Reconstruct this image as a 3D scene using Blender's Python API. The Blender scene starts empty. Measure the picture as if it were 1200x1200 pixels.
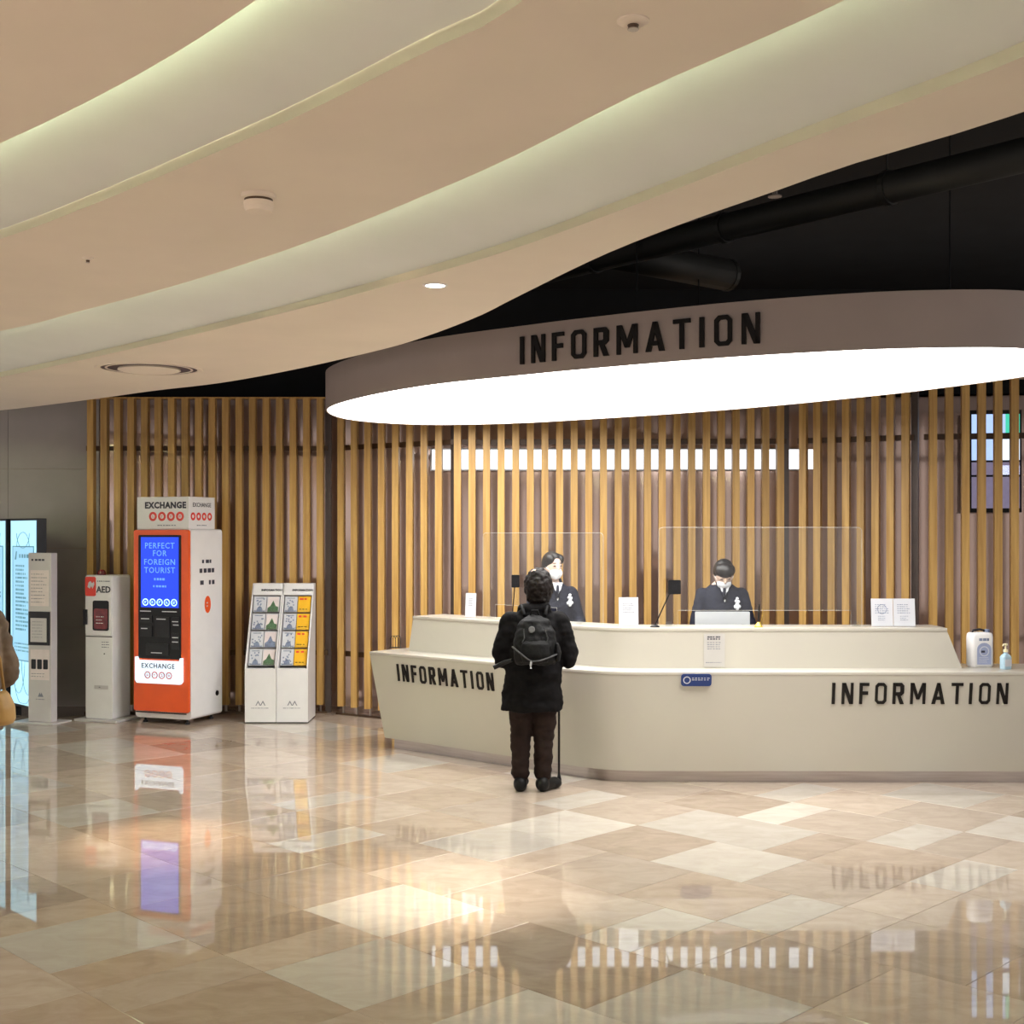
import bpy, bmesh, math, random
from mathutils import Vector, Matrix, Euler, noise as mnoise
random.seed(7)
PI = math.pi
sc = bpy.context.scene
COL = sc.collection

# ------------------------------------------------------------------ camera, world, exposure
F, HZ, CH = 1500.0, 625.0, 1.75          # focal length (px), horizon row, eye height (m)
cd = bpy.data.cameras.new('camera'); cam = bpy.data.objects.new('camera', cd); COL.objects.link(cam)
cam.location = (0, 0, CH); cam.rotation_euler = (PI/2, 0, 0)
cd.sensor_width = 36; cd.lens = 36*F/1200; cd.shift_y = (HZ-600)/1200; cd.clip_end = 200
sc.camera = cam
w = bpy.data.worlds.new('mall_ambient'); sc.world = w; w.use_nodes = True
bg = w.node_tree.nodes['Background']; bg.inputs[0].default_value = (1.0, .93, .88, 1); bg.inputs[1].default_value = .80
vs = sc.view_settings; vs.view_transform = 'Standard'; vs.look = 'None'; vs.gamma = 1; vs.use_curve_mapping = False
vs.exposure = 0.36
CANOPY_E, COVE_E, FILL_SPOT_E = 5.3, 40.0, 260.0

def at(px, py, z):                        # floor / ceiling point seen at a pixel, for a plane at height z
    d = F*(CH-z)/(py-HZ); return Vector(((px-600)/F*d, d, z))
def atd(px, py, d):                       # point seen at a pixel at depth d
    return Vector(((px-600)/F*d, d, CH-(py-HZ)/F*d))

# ------------------------------------------------------------------ materials
MATS = {}
def mat(name, col, rough=.5, metal=0, spec=.5, emit=None, estr=0, noise=0, nscale=8, bump=0, bscale=60, coat=0, stretch=None, alpha=None):
    if name in MATS: return MATS[name]
    m = bpy.data.materials.new(name); m.use_nodes = True; nt = m.node_tree; b = nt.nodes['Principled BSDF']
    c = tuple(col)+(1,)
    b.inputs['Base Color'].default_value = c; b.inputs['Roughness'].default_value = rough; b.inputs['Metallic'].default_value = metal
    b.inputs['Specular IOR Level'].default_value = spec; b.inputs['Coat Weight'].default_value = coat
    if emit: b.inputs['Emission Color'].default_value = tuple(emit)+(1,); b.inputs['Emission Strength'].default_value = estr
    tc = nt.nodes.new('ShaderNodeTexCoord'); mp = nt.nodes.new('ShaderNodeMapping'); nt.links.new(tc.outputs['Object'], mp.inputs[0])
    if stretch: mp.inputs['Scale'].default_value = stretch
    if noise:
        n = nt.nodes.new('ShaderNodeTexNoise'); n.inputs['Scale'].default_value = nscale; n.inputs['Detail'].default_value = 5
        nt.links.new(mp.outputs[0], n.inputs['Vector'])
        r = nt.nodes.new('ShaderNodeValToRGB'); r.color_ramp.elements[0].position = .3; r.color_ramp.elements[1].position = .7
        r.color_ramp.elements[0].color = tuple(max(0, v*(1-noise)) for v in col)+(1,)
        r.color_ramp.elements[1].color = tuple(min(1, v*(1+noise)) for v in col)+(1,)
        nt.links.new(n.outputs['Fac'], r.inputs[0]); nt.links.new(r.outputs[0], b.inputs['Base Color'])
    if bump:
        n2 = nt.nodes.new('ShaderNodeTexNoise'); n2.inputs['Scale'].default_value = bscale; nt.links.new(mp.outputs[0], n2.inputs['Vector'])
        bp = nt.nodes.new('ShaderNodeBump'); bp.inputs['Strength'].default_value = bump; bp.inputs['Distance'].default_value = .01
        nt.links.new(n2.outputs['Fac'], bp.inputs['Height']); nt.links.new(bp.outputs[0], b.inputs['Normal'])
    MATS[name] = m; return m

def wood_mat():
    m = bpy.data.materials.new('oak_slat'); m.use_nodes = True; nt = m.node_tree; b = nt.nodes['Principled BSDF']
    tc = nt.nodes.new('ShaderNodeTexCoord'); oi = nt.nodes.new('ShaderNodeObjectInfo'); mp = nt.nodes.new('ShaderNodeMapping')
    mp.inputs['Scale'].default_value = (26, 26, 1.1); nt.links.new(tc.outputs['Object'], mp.inputs[0])
    ad = nt.nodes.new('ShaderNodeVectorMath'); ad.operation = 'ADD'; sc_ = nt.nodes.new('ShaderNodeMath'); sc_.operation = 'MULTIPLY'; sc_.inputs[1].default_value = 40
    nt.links.new(oi.outputs['Random'], sc_.inputs[0]); nt.links.new(mp.outputs[0], ad.inputs[0]); nt.links.new(sc_.outputs[0], ad.inputs[1])
    n = nt.nodes.new('ShaderNodeTexNoise'); n.inputs['Scale'].default_value = 1.6; n.inputs['Detail'].default_value = 6; nt.links.new(ad.outputs[0], n.inputs['Vector'])
    r = nt.nodes.new('ShaderNodeValToRGB'); e = r.color_ramp.elements
    e[0].position = .3; e[0].color = (.43, .235, .062, 1); e[1].position = .72; e[1].color = (.62, .385, .12, 1)
    nt.links.new(n.outputs['Fac'], r.inputs[0])
    hs = nt.nodes.new('ShaderNodeHueSaturation'); mr = nt.nodes.new('ShaderNodeMapRange'); mr.inputs[3].default_value = .85; mr.inputs[4].default_value = 1.12
    nt.links.new(oi.outputs['Random'], mr.inputs[0]); nt.links.new(mr.outputs[0], hs.inputs['Value']); nt.links.new(r.outputs[0], hs.inputs['Color'])
    nt.links.new(hs.outputs[0], b.inputs['Base Color']); b.inputs['Roughness'].default_value = .42
    return m

def marble_mat(name, c0, c1):
    m = bpy.data.materials.new(name); m.use_nodes = True; nt = m.node_tree; b = nt.nodes['Principled BSDF']
    ge = nt.nodes.new('ShaderNodeNewGeometry'); oi = nt.nodes.new('ShaderNodeObjectInfo')
    mu = nt.nodes.new('ShaderNodeMath'); mu.operation = 'MULTIPLY'; mu.inputs[1].default_value = 50; nt.links.new(oi.outputs['Random'], mu.inputs[0])
    ad = nt.nodes.new('ShaderNodeVectorMath'); nt.links.new(ge.outputs['Position'], ad.inputs[0]); nt.links.new(mu.outputs[0], ad.inputs[1])
    mp = nt.nodes.new('ShaderNodeMapping'); mp.inputs['Rotation'].default_value = (0, 0, .6); mp.inputs['Scale'].default_value = (1, 1.7, 1); nt.links.new(ad.outputs[0], mp.inputs[0])
    n = nt.nodes.new('ShaderNodeTexNoise'); n.inputs['Scale'].default_value = 5.0; n.inputs['Detail'].default_value = 10; n.inputs['Roughness'].default_value = .62; n.inputs['Distortion'].default_value = .8
    nt.links.new(mp.outputs[0], n.inputs['Vector'])
    r = nt.nodes.new('ShaderNodeValToRGB'); e = r.color_ramp.elements; e[0].position = .32; e[0].color = c0+(1,); e[1].position = .62; e[1].color = c1+(1,)
    nt.links.new(n.outputs['Fac'], r.inputs[0])
    hs = nt.nodes.new('ShaderNodeHueSaturation'); mr = nt.nodes.new('ShaderNodeMapRange'); mr.inputs[3].default_value = .86; mr.inputs[4].default_value = 1.1
    nt.links.new(oi.outputs['Random'], mr.inputs[0]); nt.links.new(mr.outputs[0], hs.inputs['Value']); nt.links.new(r.outputs[0], hs.inputs['Color'])
    nt.links.new(hs.outputs[0], b.inputs['Base Color'])
    b.inputs['Roughness'].default_value = .022; b.inputs['IOR'].default_value = 1.85
    n3 = nt.nodes.new('ShaderNodeTexNoise'); n3.inputs['Scale'].default_value = 2.2; nt.links.new(ge.outputs['Position'], n3.inputs['Vector'])
    bp = nt.nodes.new('ShaderNodeBump'); bp.inputs['Strength'].default_value = .006; bp.inputs['Distance'].default_value = .02
    nt.links.new(n3.outputs['Fac'], bp.inputs['Height']); nt.links.new(bp.outputs[0], b.inputs['Normal'])
    return m

def acrylic_mat(name='clear_acrylic', tint=(.97, .98, .98), gloss=.10):
    m = bpy.data.materials.new(name); m.use_nodes = True; nt = m.node_tree
    for nd in list(nt.nodes):
        if nd.type != 'OUTPUT_MATERIAL': nt.nodes.remove(nd)
    out = [x for x in nt.nodes if x.type == 'OUTPUT_MATERIAL'][0]
    t = nt.nodes.new('ShaderNodeBsdfTransparent'); t.inputs[0].default_value = tint+(1,)
    g = nt.nodes.new('ShaderNodeBsdfGlossy'); g.inputs['Roughness'].default_value = .03
    mx = nt.nodes.new('ShaderNodeMixShader'); mx.inputs[0].default_value = .035
    nt.links.new(t.outputs[0], mx.inputs[1]); nt.links.new(g.outputs[0], mx.inputs[2]); nt.links.new(mx.outputs[0], out.inputs[0])
    return m

WOOD = wood_mat()
TILE_B = marble_mat('beige_marble', (.42, .335, .265), (.51, .42, .34))
TILE_D = marble_mat('tan_marble', (.37, .285, .215), (.46, .365, .285))
TILE_P = marble_mat('pale_marble', (.51, .455, .39), (.58, .53, .465))
ACRYL = acrylic_mat()
GROUT = mat('grout', (.40, .31, .24), .8, noise=.1)
PLASTER = mat('warm_plaster', (.87, .775, .675), .72, noise=.03, nscale=2)
COVEM = mat('cove_plaster', (.80, .81, .82), .75, noise=.03, nscale=2)
BLACKC = mat('black_ceiling_paint', (.006, .007, .009), .9, noise=.3, nscale=3)
DUCTM = mat('dark_duct', (.018, .019, .018), .6, .2, noise=.2, nscale=4)
STONE = mat('grey_stone_wall', (.42, .385, .37), .45, noise=.06, nscale=3)
PANEL = mat('mauve_gloss_panel', (.66, .49, .43), .10, metal=.55, spec=.9, noise=.10, nscale=1.2, coat=.3)
RAILM = mat('dark_rail', (.075, .04, .02), .5, noise=.15)
STEEL = mat('brushed_steel', (.42, .37, .34), .28, .9, noise=.1, nscale=3, stretch=(1, 1, 20))
POSTM = mat('dark_post', (.10, .08, .075), .4, .4, noise=.1)
DESKM = mat('cream_solid_surface', (.52, .49, .43), .22, noise=.02, nscale=2)
FASCIA = mat('taupe_fascia', (.40, .33, .30), .5, noise=.03, nscale=3)
LETTER = mat('black_letter', (.012, .010, .009), .55, spec=.2, noise=.2)
WHITE = mat('white_powdercoat', (.80, .79, .80), .35, noise=.02)
GREYW = mat('grey_white_metal', (.56, .53, .54), .4, noise=.03)
PAPER = mat('paper_white', (.60, .61, .66), .6, noise=.02)
INK = mat('grey_ink', (.18, .19, .24), .6, noise=.1)
DINK = mat('dark_ink', (.03, .03, .05), .5, noise=.1)
ORANGE = mat('orange_panel', (.80, .095, .012), .3, noise=.03)
REDM = mat('red_print', (.72, .045, .03), .4, noise=.03)
BLACKP = mat('black_plastic', (.010, .010, .012), .35, spec=.25, noise=.2)
DARKG = mat('dark_grey_plastic', (.022, .022, .026), .4, spec=.25, noise=.2)
BLUES = mat('blue_screen', (.0, .01, .12), .15, emit=(.004, .055, .95), estr=.85, noise=.02)
SCRTX = mat('screen_text', (.05, .1, .3), .3, emit=(.12, .34, 1.0), estr=.9, noise=.02)
SCRIC = mat('screen_icon', (.5, .7, 1), .3, emit=(.35, .72, 1.0), estr=1.5, noise=.02)
GLOWW = mat('lit_white_sign', (.5, .5, .5), .3, emit=(.72, .86, 1.0), estr=.75, noise=.01)
LBOX = mat('lightbox_face', (.2, .2, .2), .3, emit=(.40, .80, .98), estr=.95, noise=.03, nscale=2)
LBOXIN = mat('lightbox_poster', (.2, .2, .2), .3, emit=(.28, .62, .85), estr=.85, noise=.03)
LINK = mat('lightbox_ink', (.12, .3, .38), .4, emit=(.1, .3, .42), estr=.35, noise=.05)
ALU = mat('aluminium', (.6, .6, .62), .35, .9, noise=.05)
CAN_L = mat('canopy_diffuser', (.95, .95, .95), .4, emit=(1.0, .98, .95), estr=CANOPY_E, noise=.01)
LED = mat('cove_led', (1, 1, .9), .4, emit=(.80, 1.0, .60), estr=COVE_E, noise=.01)
LAMPE = mat('downlight_lens', (1, 1, 1), .4, emit=(1, .93, .82), estr=9, noise=.01)
SKIN = mat('skin', (.62, .40, .30), .5, noise=.06, nscale=20)
SKINL = mat('fair_skin', (.74, .54, .45), .5, noise=.05, nscale=20)
HAIR = mat('black_hair', (.012, .010, .010), .38, noise=.5, nscale=30, stretch=(1, 1, .2))
HAIRM = mat('thin_black_hair', (.008, .005, .0045), .55, spec=.25, noise=.6, nscale=40)
COAT = mat('black_coat', (.0045, .004, .0045), .8, spec=.12, noise=.5, nscale=14, bump=.35, bscale=26)
PACK = mat('black_nylon', (.004, .004, .0045), .6, spec=.2, noise=.5, nscale=20, bump=.3, bscale=40)
TROUS = mat('dark_brown_trousers', (.020, .012, .010), .8, spec=.12, noise=.3, nscale=12, bump=.4, bscale=14)
NAVY = mat('navy_wool', (.014, .016, .030), .7, spec=.2, noise=.25, nscale=30, bump=.1, bscale=40)
MASKM = mat('white_mask', (.85, .87, .92), .7, noise=.02)
GREYP = mat('grey_patch', (.10, .10, .10), .6, noise=.2)
TAN = mat('tan_jacket', (.13, .085, .05), .8, noise=.3, nscale=10, bump=.4, bscale=14)
GOLDB = mat('yellow_bag_fabric', (.40, .23, .065), .6, noise=.2, nscale=8, bump=.3, bscale=20)
JEAN = mat('dark_denim', (.03, .04, .06), .8, noise=.3)
GOLD = mat('gold_metal', (.85, .60, .12), .3, .8, noise=.05)
BLUEST = mat('blue_sticker', (.008, .032, .16), .3, noise=.05)
LABELB = mat('blue_grey_label', (.33, .37, .55), .45, noise=.1)
GEL = mat('clear_gel', (.42, .60, .72), .12, noise=.05)
YEL = mat('yellow_leaflet', (.85, .46, .01), .5, noise=.06, nscale=10)
GRN = mat('green_print', (.08, .16, .08), .6, noise=.4, nscale=20)
BLUEP = mat('blue_grey_print', (.18, .22, .33), .6, noise=.4, nscale=30)
PINKP = mat('pinkish_paper', (.75, .66, .66), .6, noise=.06, nscale=15)
PUMPY = mat('cream_pump', (.82, .74, .50), .4, noise=.03)

# ------------------------------------------------------------------ mesh helpers
class MB:
    def __init__(s): s.v = []; s.f = []; s.m = []
    def add(s, v, f, mi=0):
        o = len(s.v); s.v += [tuple(p) for p in v]; s.f += [tuple(i+o for i in q) for q in f]; s.m += [mi]*len(f); return s
    def box(s, a, b, mi=0):
        x0, y0, z0 = a; x1, y1, z1 = b
        return s.add([(x0,y0,z0),(x1,y0,z0),(x1,y1,z0),(x0,y1,z0),(x0,y0,z1),(x1,y0,z1),(x1,y1,z1),(x0,y1,z1)],
                     [(0,3,2,1),(4,5,6,7),(0,1,5,4),(1,2,6,5),(2,3,7,6),(3,0,4,7)], mi)
    def prism(s, poly, y0, y1, mi=0):            # poly in (x,z), extruded along y
        n = len(poly); v = [(x,y0,z) for x,z in poly]+[(x,y1,z) for x,z in poly]
        return s.add(v, [tuple(range(n)), tuple(range(2*n-1, n-1, -1))]+[(i, n+i, n+(i+1)%n, (i+1)%n) for i in range(n)], mi)
    def prismx(s, poly, x0, x1, mi=0):           # poly in (y,z), extruded along x
        n = len(poly); v = [(x0,y,z) for y,z in poly]+[(x1,y,z) for y,z in poly]
        return s.add(v, [tuple(range(n)), tuple(range(2*n-1, n-1, -1))]+[(i, n+i, n+(i+1)%n, (i+1)%n) for i in range(n)], mi)
    def slab(s, poly, z0, z1, mi=0):             # poly in (x,y)
        n = len(poly); v = [(x,y,z0) for x,y in poly]+[(x,y,z1) for x,y in poly]
        return s.add(v, [tuple(range(n-1,-1,-1)), tuple(range(n, 2*n))]+[(i, (i+1)%n, n+(i+1)%n, n+i) for i in range(n)], mi)
    def lathe(s, prof, c=(0,0,0), n=24, mi=0, sx=1, sy=1):
        v = []; f = []
        for r, z in prof:
            for k in range(n): a = 2*PI*k/n; v.append((c[0]+r*sx*math.cos(a), c[1]+r*sy*math.sin(a), c[2]+z))
        m = len(prof)
        for i in range(m-1):
            for k in range(n): f.append((i*n+k, i*n+(k+1)%n, (i+1)*n+(k+1)%n, (i+1)*n+k))
        f.append(tuple(range(n-1,-1,-1))); f.append(tuple((m-1)*n+k for k in range(n)))
        return s.add(v, f, mi)
    def tube(s, pts, r, n=8, mi=0):
        pts = [Vector(p) for p in pts]; rr = r if isinstance(r, (list, tuple)) else [r]*len(pts)
        v = []; f = []
        for i, p in enumerate(pts):
            t = (pts[min(i+1, len(pts)-1)]-pts[max(i-1, 0)]).normalized()
            u = t.cross(Vector((0,0,1)))
            if u.length < .05: u = t.cross(Vector((1,0,0)))
            u.normalize(); q = t.cross(u)
            for k in range(n): a = 2*PI*k/n; v.append(p+u*rr[i]*math.cos(a)+q*rr[i]*math.sin(a))
        for i in range(len(pts)-1):
            for k in range(n): f.append((i*n+k, i*n+(k+1)%n, (i+1)*n+(k+1)%n, (i+1)*n+k))
        f.append(tuple(range(n-1,-1,-1))); f.append(tuple((len(pts)-1)*n+k for k in range(n)))
        return s.add(v, f, mi)
    def loft(s, rings, cap=True, mi=0, closed=True):
        n = len(rings[0]); v = [p for r in rings for p in r]; f = []
        for i in range(len(rings)-1):
            for k in range(n if closed else n-1): f.append((i*n+k, i*n+(k+1)%n, (i+1)*n+(k+1)%n, (i+1)*n+k))
        if cap: f.append(tuple(range(n-1,-1,-1))); f.append(tuple((len(rings)-1)*n+k for k in range(n)))
        return s.add(v, f, mi)
    def mesh(s, name, mats):
        me = bpy.data.meshes.new(name); me.from_pydata(s.v, [], s.f)
        for m in (mats if isinstance(mats, (list, tuple)) else [mats]): me.materials.append(m)
        for p, i in zip(me.polygons, s.m): p.material_index = i
        bm = bmesh.new(); bm.from_mesh(me); bmesh.ops.recalc_face_normals(bm, faces=bm.faces); bm.to_mesh(me); bm.free()
        return me
    def build(s, name, mats, parent=None, smooth=False, bevel=0, loc=None, rot=None):
        me = s.mesh(name, mats)
        if bevel:
            bm = bmesh.new(); bm.from_mesh(me)
            bmesh.ops.remove_doubles(bm, verts=bm.verts, dist=1e-6)
            ed = [e for e in bm.edges if len(e.link_faces) == 2 and e.calc_face_angle(0) > .5]
            bmesh.ops.bevel(bm, geom=ed, offset=bevel, segments=2, profile=.5, affect='EDGES', clamp_overlap=True)
            bm.to_mesh(me); bm.free()
        if smooth:
            for p in me.polygons: p.use_smooth = True
        return link(name, me, parent, loc, rot)
def link(name, me, parent=None, loc=None, rot=None):
    o = bpy.data.objects.new(name, me); COL.objects.link(o)
    if parent: o.parent = parent
    if loc is not None: o.location = loc
    if rot is not None: o.rotation_euler = rot
    return o
def tag(o, label, cat, group=None, kind=None):
    o['label'] = label; o['category'] = cat
    if group: o['group'] = group
    if kind: o['kind'] = kind
    return o
def thing(name, label, cat, loc=(0,0,0), rz=0, group=None, kind=None):
    o = bpy.data.objects.new(name, None); COL.objects.link(o); o.location = loc; o.rotation_euler = (0,0,rz); o.empty_display_size = .1
    return tag(o, label, cat, group, kind)
def autosmooth(o, ang=.6):
    me = o.data
    for p in me.polygons: p.use_smooth = True
    bm = bmesh.new(); bm.from_mesh(me)
    for e in bm.edges: e.smooth = not (len(e.link_faces) == 2 and e.calc_face_angle(0) > ang)
    bm.to_mesh(me); bm.free(); return o

def text(name, s, size, m, parent, loc, rot=(PI/2,0,0), depth=.0008, bold=0, align='CENTER', sx=1, spacing=1):
    cu = bpy.data.curves.new(name, 'FONT'); cu.body = s; cu.size = size; cu.extrude = depth; cu.offset = bold; cu.align_x = align; cu.align_y = 'CENTER'
    cu.space_character = spacing; cu.resolution_u = 2
    t = bpy.data.objects.new(name+'_tmp', cu); COL.objects.link(t)
    dg = bpy.context.evaluated_depsgraph_get(); me = bpy.data.meshes.new_from_object(t.evaluated_get(dg)); me.name = name
    bpy.data.objects.remove(t); bpy.data.curves.remove(cu)
    me.materials.clear(); me.materials.append(m)
    o = link(name, me, parent, loc, rot); o.scale = (sx,1,1); return o

def smallprint(name, x0, x1, z0, z1, rows, m, parent, y, rnd=.35, dashes=4, th=.0008, fill=.5):
    """tiny unreadable printed lines as thin raised dashes on a front face at local depth y"""
    mb = MB(); rh = (z1-z0)/rows
    for r in range(rows):
        zc = z1-(r+.5)*rh; x = x0; end = x1-random.random()*rnd*(x1-x0)
        step = (x1-x0)/dashes
        while x < end-1e-6:
            l = min(step*random.uniform(.45, .9), end-x); mb.box((x, y-th, zc-rh*fill/2), (x+l, y, zc+rh*fill/2)); x += step
    o = mb.build(name, m, parent); o['kind'] = 'stuff'; return o
def ring(name, c, r, t, m, parent, y, n=20, th=.001, disc=False):
    mb = MB(); v = []; f = []
    for yy in (y-th, y):
        for k in range(n): a = 2*PI*k/n; v.append((c[0]+r*math.cos(a), yy, c[1]+r*math.sin(a)))
        for k in range(n): a = 2*PI*k/n; v.append((c[0]+(r-t)*math.cos(a), yy, c[1]+(r-t)*math.sin(a)))
    for k in range(n):
        j = (k+1)%n; f += [(k,j,n+j,n+k),(2*n+k,3*n+k,3*n+j,2*n+j),(k,2*n+k,2*n+j,j),(n+k,n+j,3*n+j,3*n+k)]
    if disc: f.append(tuple(range(n, 2*n)))
    return mb.add(v, f).build(name, m, parent)
def rrect(x0, x1, z0, z1, r, n=5):
    p = []
    for cx, cz, a0 in ((x1-r,z1-r,0),(x0+r,z1-r,PI/2),(x0+r,z0+r,PI),(x1-r,z0+r,1.5*PI)):
        for k in range(n+1): a = a0+PI/2*k/n; p.append((cx+r*math.cos(a), cz+r*math.sin(a)))
    return p

# letters of the INFORMATION signs: height 1, chamfered condensed grotesque, pieces in (x,z)
ST = .155
def octa(w_, h_, c): return [(c,0),(w_-c,0),(w_,c),(w_,h_-c),(w_-c,h_),(c,h_),(0,h_-c),(0,c)]
def glyph(ch):
    s = ST
    if ch == 'I': return .19, [[(0,0),(s,0),(s,1),(0,1)]]
    if ch == 'N': return .60, [[(0,0),(s*.9,0),(s*.9,1),(0,1)], [(.60-s*.9,0),(.60,0),(.60,1),(.60-s*.9,1)], [(0,1),(.2,1),(.60,0),(.40,0)]]
    if ch == 'F': return .50, [[(0,0),(s,0),(s,1),(0,1)], [(s,1-s*.9),(.50,1-s*.9),(.50,1),(s,1)], [(s,.44),(.45,.44),(.45,.60),(s,.60)]]
    if ch == 'T': return .62, [[(.31-s/2,0),(.31+s/2,0),(.31+s/2,.9),(.31-s/2,.9)], [(0,1-s*.9),(.62,1-s*.9),(.62,1),(0,1)]]
    if ch == 'A': return .70, [[(0,0),(.19,0),(.43,1),(.27,1)], [(.51,0),(.70,0),(.43,1),(.27,1)], [(.15,.2),(.55,.2),(.52,.35),(.18,.35)]]
    if ch == 'M': return .80, [[(0,0),(s*.9,0),(s*.9,1),(0,1)], [(.80-s*.9,0),(.80,0),(.80,1),(.80-s*.9,1)], [(0,1),(.19,1),(.48,.22),(.32,.22)], [(.80,1),(.61,1),(.32,.22),(.48,.22)]]
    if ch == 'O':
        o, i = octa(.60,1,.14), [(x+s*.9, z+s*.9) for x,z in octa(.60-s*1.8, 1-s*1.8, .06)]
        return .60, [[o[k], o[(k+1)%8], i[(k+1)%8], i[k]] for k in range(8)]
    if ch == 'R':
        o = [(s*.5,.40),(.46,.40),(.59,.52),(.59,.88),(.47,1),(s*.5,1)]; i = [(s*.5,.56),(.37,.56),(.40,.59),(.40,.81),(.37,.84),(s*.5,.84)]
        return .60, [[(0,0),(s,0),(s,1),(0,1)]]+[[o[k],o[k+1],i[k+1],i[k]] for k in range(5)]+[[(.22,.44),(.40,.44),(.60,0),(.40,0)]]
GAP = .33
def word_layout(word):
    x = 0; out = []
    for ch in word:
        w_, pcs = glyph(ch); out.append((ch, x, w_, pcs)); x += w_+GAP
    return out, x-GAP

# ------------------------------------------------------------------ floor of marble tiles laid at 45 degrees
floor = tag(MB().box((-11,-6,-.16),(11,16,-.012)).build('floor', GROUT), 'polished beige marble floor laid in diagonal rows of tiles', 'floor', kind='structure')
U0, RU, V0, CV = 2.30, .61, 3.14, .293
PALE = {5:[(2,2),(6,2)], 6:[(3,3),(8,1),(14,2),(-1,1)], 1:[(2,2),(-1,2)], 2:[(-2,2),(4,2),(14,2)], 3:[(1,1),(9,1)], 4:[(0,1),(6,2),(12,1)],
        9:[(2,2),(7,1)], 7:[(1,1),(4,1),(10,2)], 8:[(-1,2),(5,1),(9,1)], 0:[(6,2)], 10:[(0,1),(5,2)], 11:[(4,1)]}
def uv(u, v): r2 = 2**.5; return ((u-v)/r2, (u+v)/r2)
tile_meshes = {}
def tile_mesh(L, m):
    k = (L, m.name)
    if k not in tile_meshes:
        g = .0008; a, b = RU/2-g, L*CV/2-g; c = .001
        ring_ = lambda a, b, z: [(-a,-b,z),(a,-b,z),(a,b,z),(-a,b,z)]
        tile_meshes[k] = MB().loft([ring_(a,b,-.012), ring_(a,b,-c), ring_(a-c,b-c,0)]).mesh('tile', m)
    return tile_meshes[k]
tiles = []
for k in range(-14, 18):
    fixed = {j: n for j, n in PALE.get(k, [])}; stops = sorted(fixed); j = -40+(k*7)%3
    while j < 46:
        if j in fixed: L, m = fixed[j], TILE_P; 
        else:
            nxt = min([q for q in stops if q > j] or [999]); L = random.choice((2,2,2,2,3,1)); L = min(L, nxt-j); m = random.choice((TILE_B,TILE_B,TILE_B,TILE_D,TILE_D))
            if (k < -1 or j > 15 or j < -3 or k > 11) and random.random() < .16: m = TILE_P
        uc, vc = U0+(k+.5)*RU, V0+(j+L/2)*CV; x, y = uv(uc, vc)
        if -10 < x < 10 and -5 < y < 15: tiles.append((abs(y-3.5) if y < 3.5 else (0 if abs(x) < .42*y+.5 and y < 12.6 else 3+abs(x)), x, y, L, m))
        j += L
tiles.sort(key=lambda t: (t[0], math.hypot(t[1], t[2])))
RZ = PI/4
for q, x, y, L, m in tiles[:300]:
    o = link('floor_tile', tile_mesh(L, m), floor, (x, y, 0), (0, 0, -PI/4+PI/2))
    # local x of the tile runs along u = (1,1)/sqrt2
    o.rotation_euler = (0, 0, PI/4)
far = MB()
for q, x, y, L, m in tiles[300:]:
    a, b = RU/2-.0012, L*CV/2-.0012; ca = 2**-.5
    P = [(x+ca*(p-s), y+ca*(p+s)) for p, s in ((-a,-b),(a,-b),(a,b),(-a,b))]
    far.slab(P, -.012, 0, 0 if m is TILE_B else 1 if m is TILE_D else 2)
o = far.build('outer_tiles', [TILE_B, TILE_D, TILE_P], floor); o['kind'] = 'stuff'

# ------------------------------------------------------------------ walls
wb = MB()
back = [(-4.3,12.95),(-1.6,12.95),(-.2,12.9),(2.8,12.85),(5.0,12.5),(8.5,12.0)]
wall_back = MB().slab(back+[(8.5,12.4),(-4.3,13.3)], 0, 3.10).build('wall_back', PANEL)
tag(wall_back, 'glossy mauve brown panelled wall behind the wooden slats', 'wall', kind='structure')
for zz in (1.22,): # horizontal panel joints, thin proud beads
    MB().loft([[(x,y-.012,zz-.008),(x,y+.004,zz-.008),(x,y+.004,zz+.008),(x,y-.012,zz+.008)] for x,y in back]).build('panel_joint', PANEL, wall_back)
tag(MB().box((-9,13.4,0),(9,13.6,4.4)).build('wall_void', BLACKC), 'black painted wall above and behind the slat screens', 'wall', kind='structure')
wl = tag(MB().box((-9,12.95,0),(-4.17,13.18,3.2)).build('wall_left', GROUT), 'grey stone panelled wall beside the slat screen', 'wall', kind='structure')
pw, ph = .92, .80
for i in range(6):
    for j in range(4):
        x1 = -4.172-i*pw; z0 = j*ph
        MB().box((x1-pw+.004,12.93,z0+.002),(x1,12.96,z0+ph-.002)).build('stone_panel', STONE, wl)

# ------------------------------------------------------------------ ceiling: three flat sweeping panels with lit coves between
ZC = 2.85
def crom(P, n):
    P = [Vector(p) for p in P]; out = []
    for i in range(len(P)-1):
        a, b, c, d = P[max(i-1,0)], P[i], P[i+1], P[min(i+2,len(P)-1)]
        for k in range(n):
            t = k/n; out.append(.5*((2*b)+(c-a)*t+(2*a-5*b+4*c-d)*t*t+(3*b-a-3*c+d)*t**3))
    return out+[P[-1]]
def resample(P, n):
    L = [0]
    for a, b in zip(P, P[1:]): L.append(L[-1]+(b-a).length)
    out = []; i = 0
    for k in range(n):
        s = L[-1]*k/(n-1)
        while i < len(P)-2 and L[i+1] < s: i += 1
        out.append(P[i].lerp(P[i+1], (s-L[i])/max(1e-9, L[i+1]-L[i])))
    return out
def ccurve(px, pre, post, z=ZC):
    pts = [at(x, y, z).to_2d() for x, y in px]
    pts = [Vector(p) for p in pre]+pts+[Vector(p) for p in post]
    return resample(crom(pts, 8), 140)
cA = ccurve([(0,168),(150,94),(300,0)], [(-9,7.9),(-5,5.9),(-3.25,5.0),(-2.1,4.19)], [(-.05,2.0),(.6,.9),(1.1,-.5),(1.5,-5)])
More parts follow.
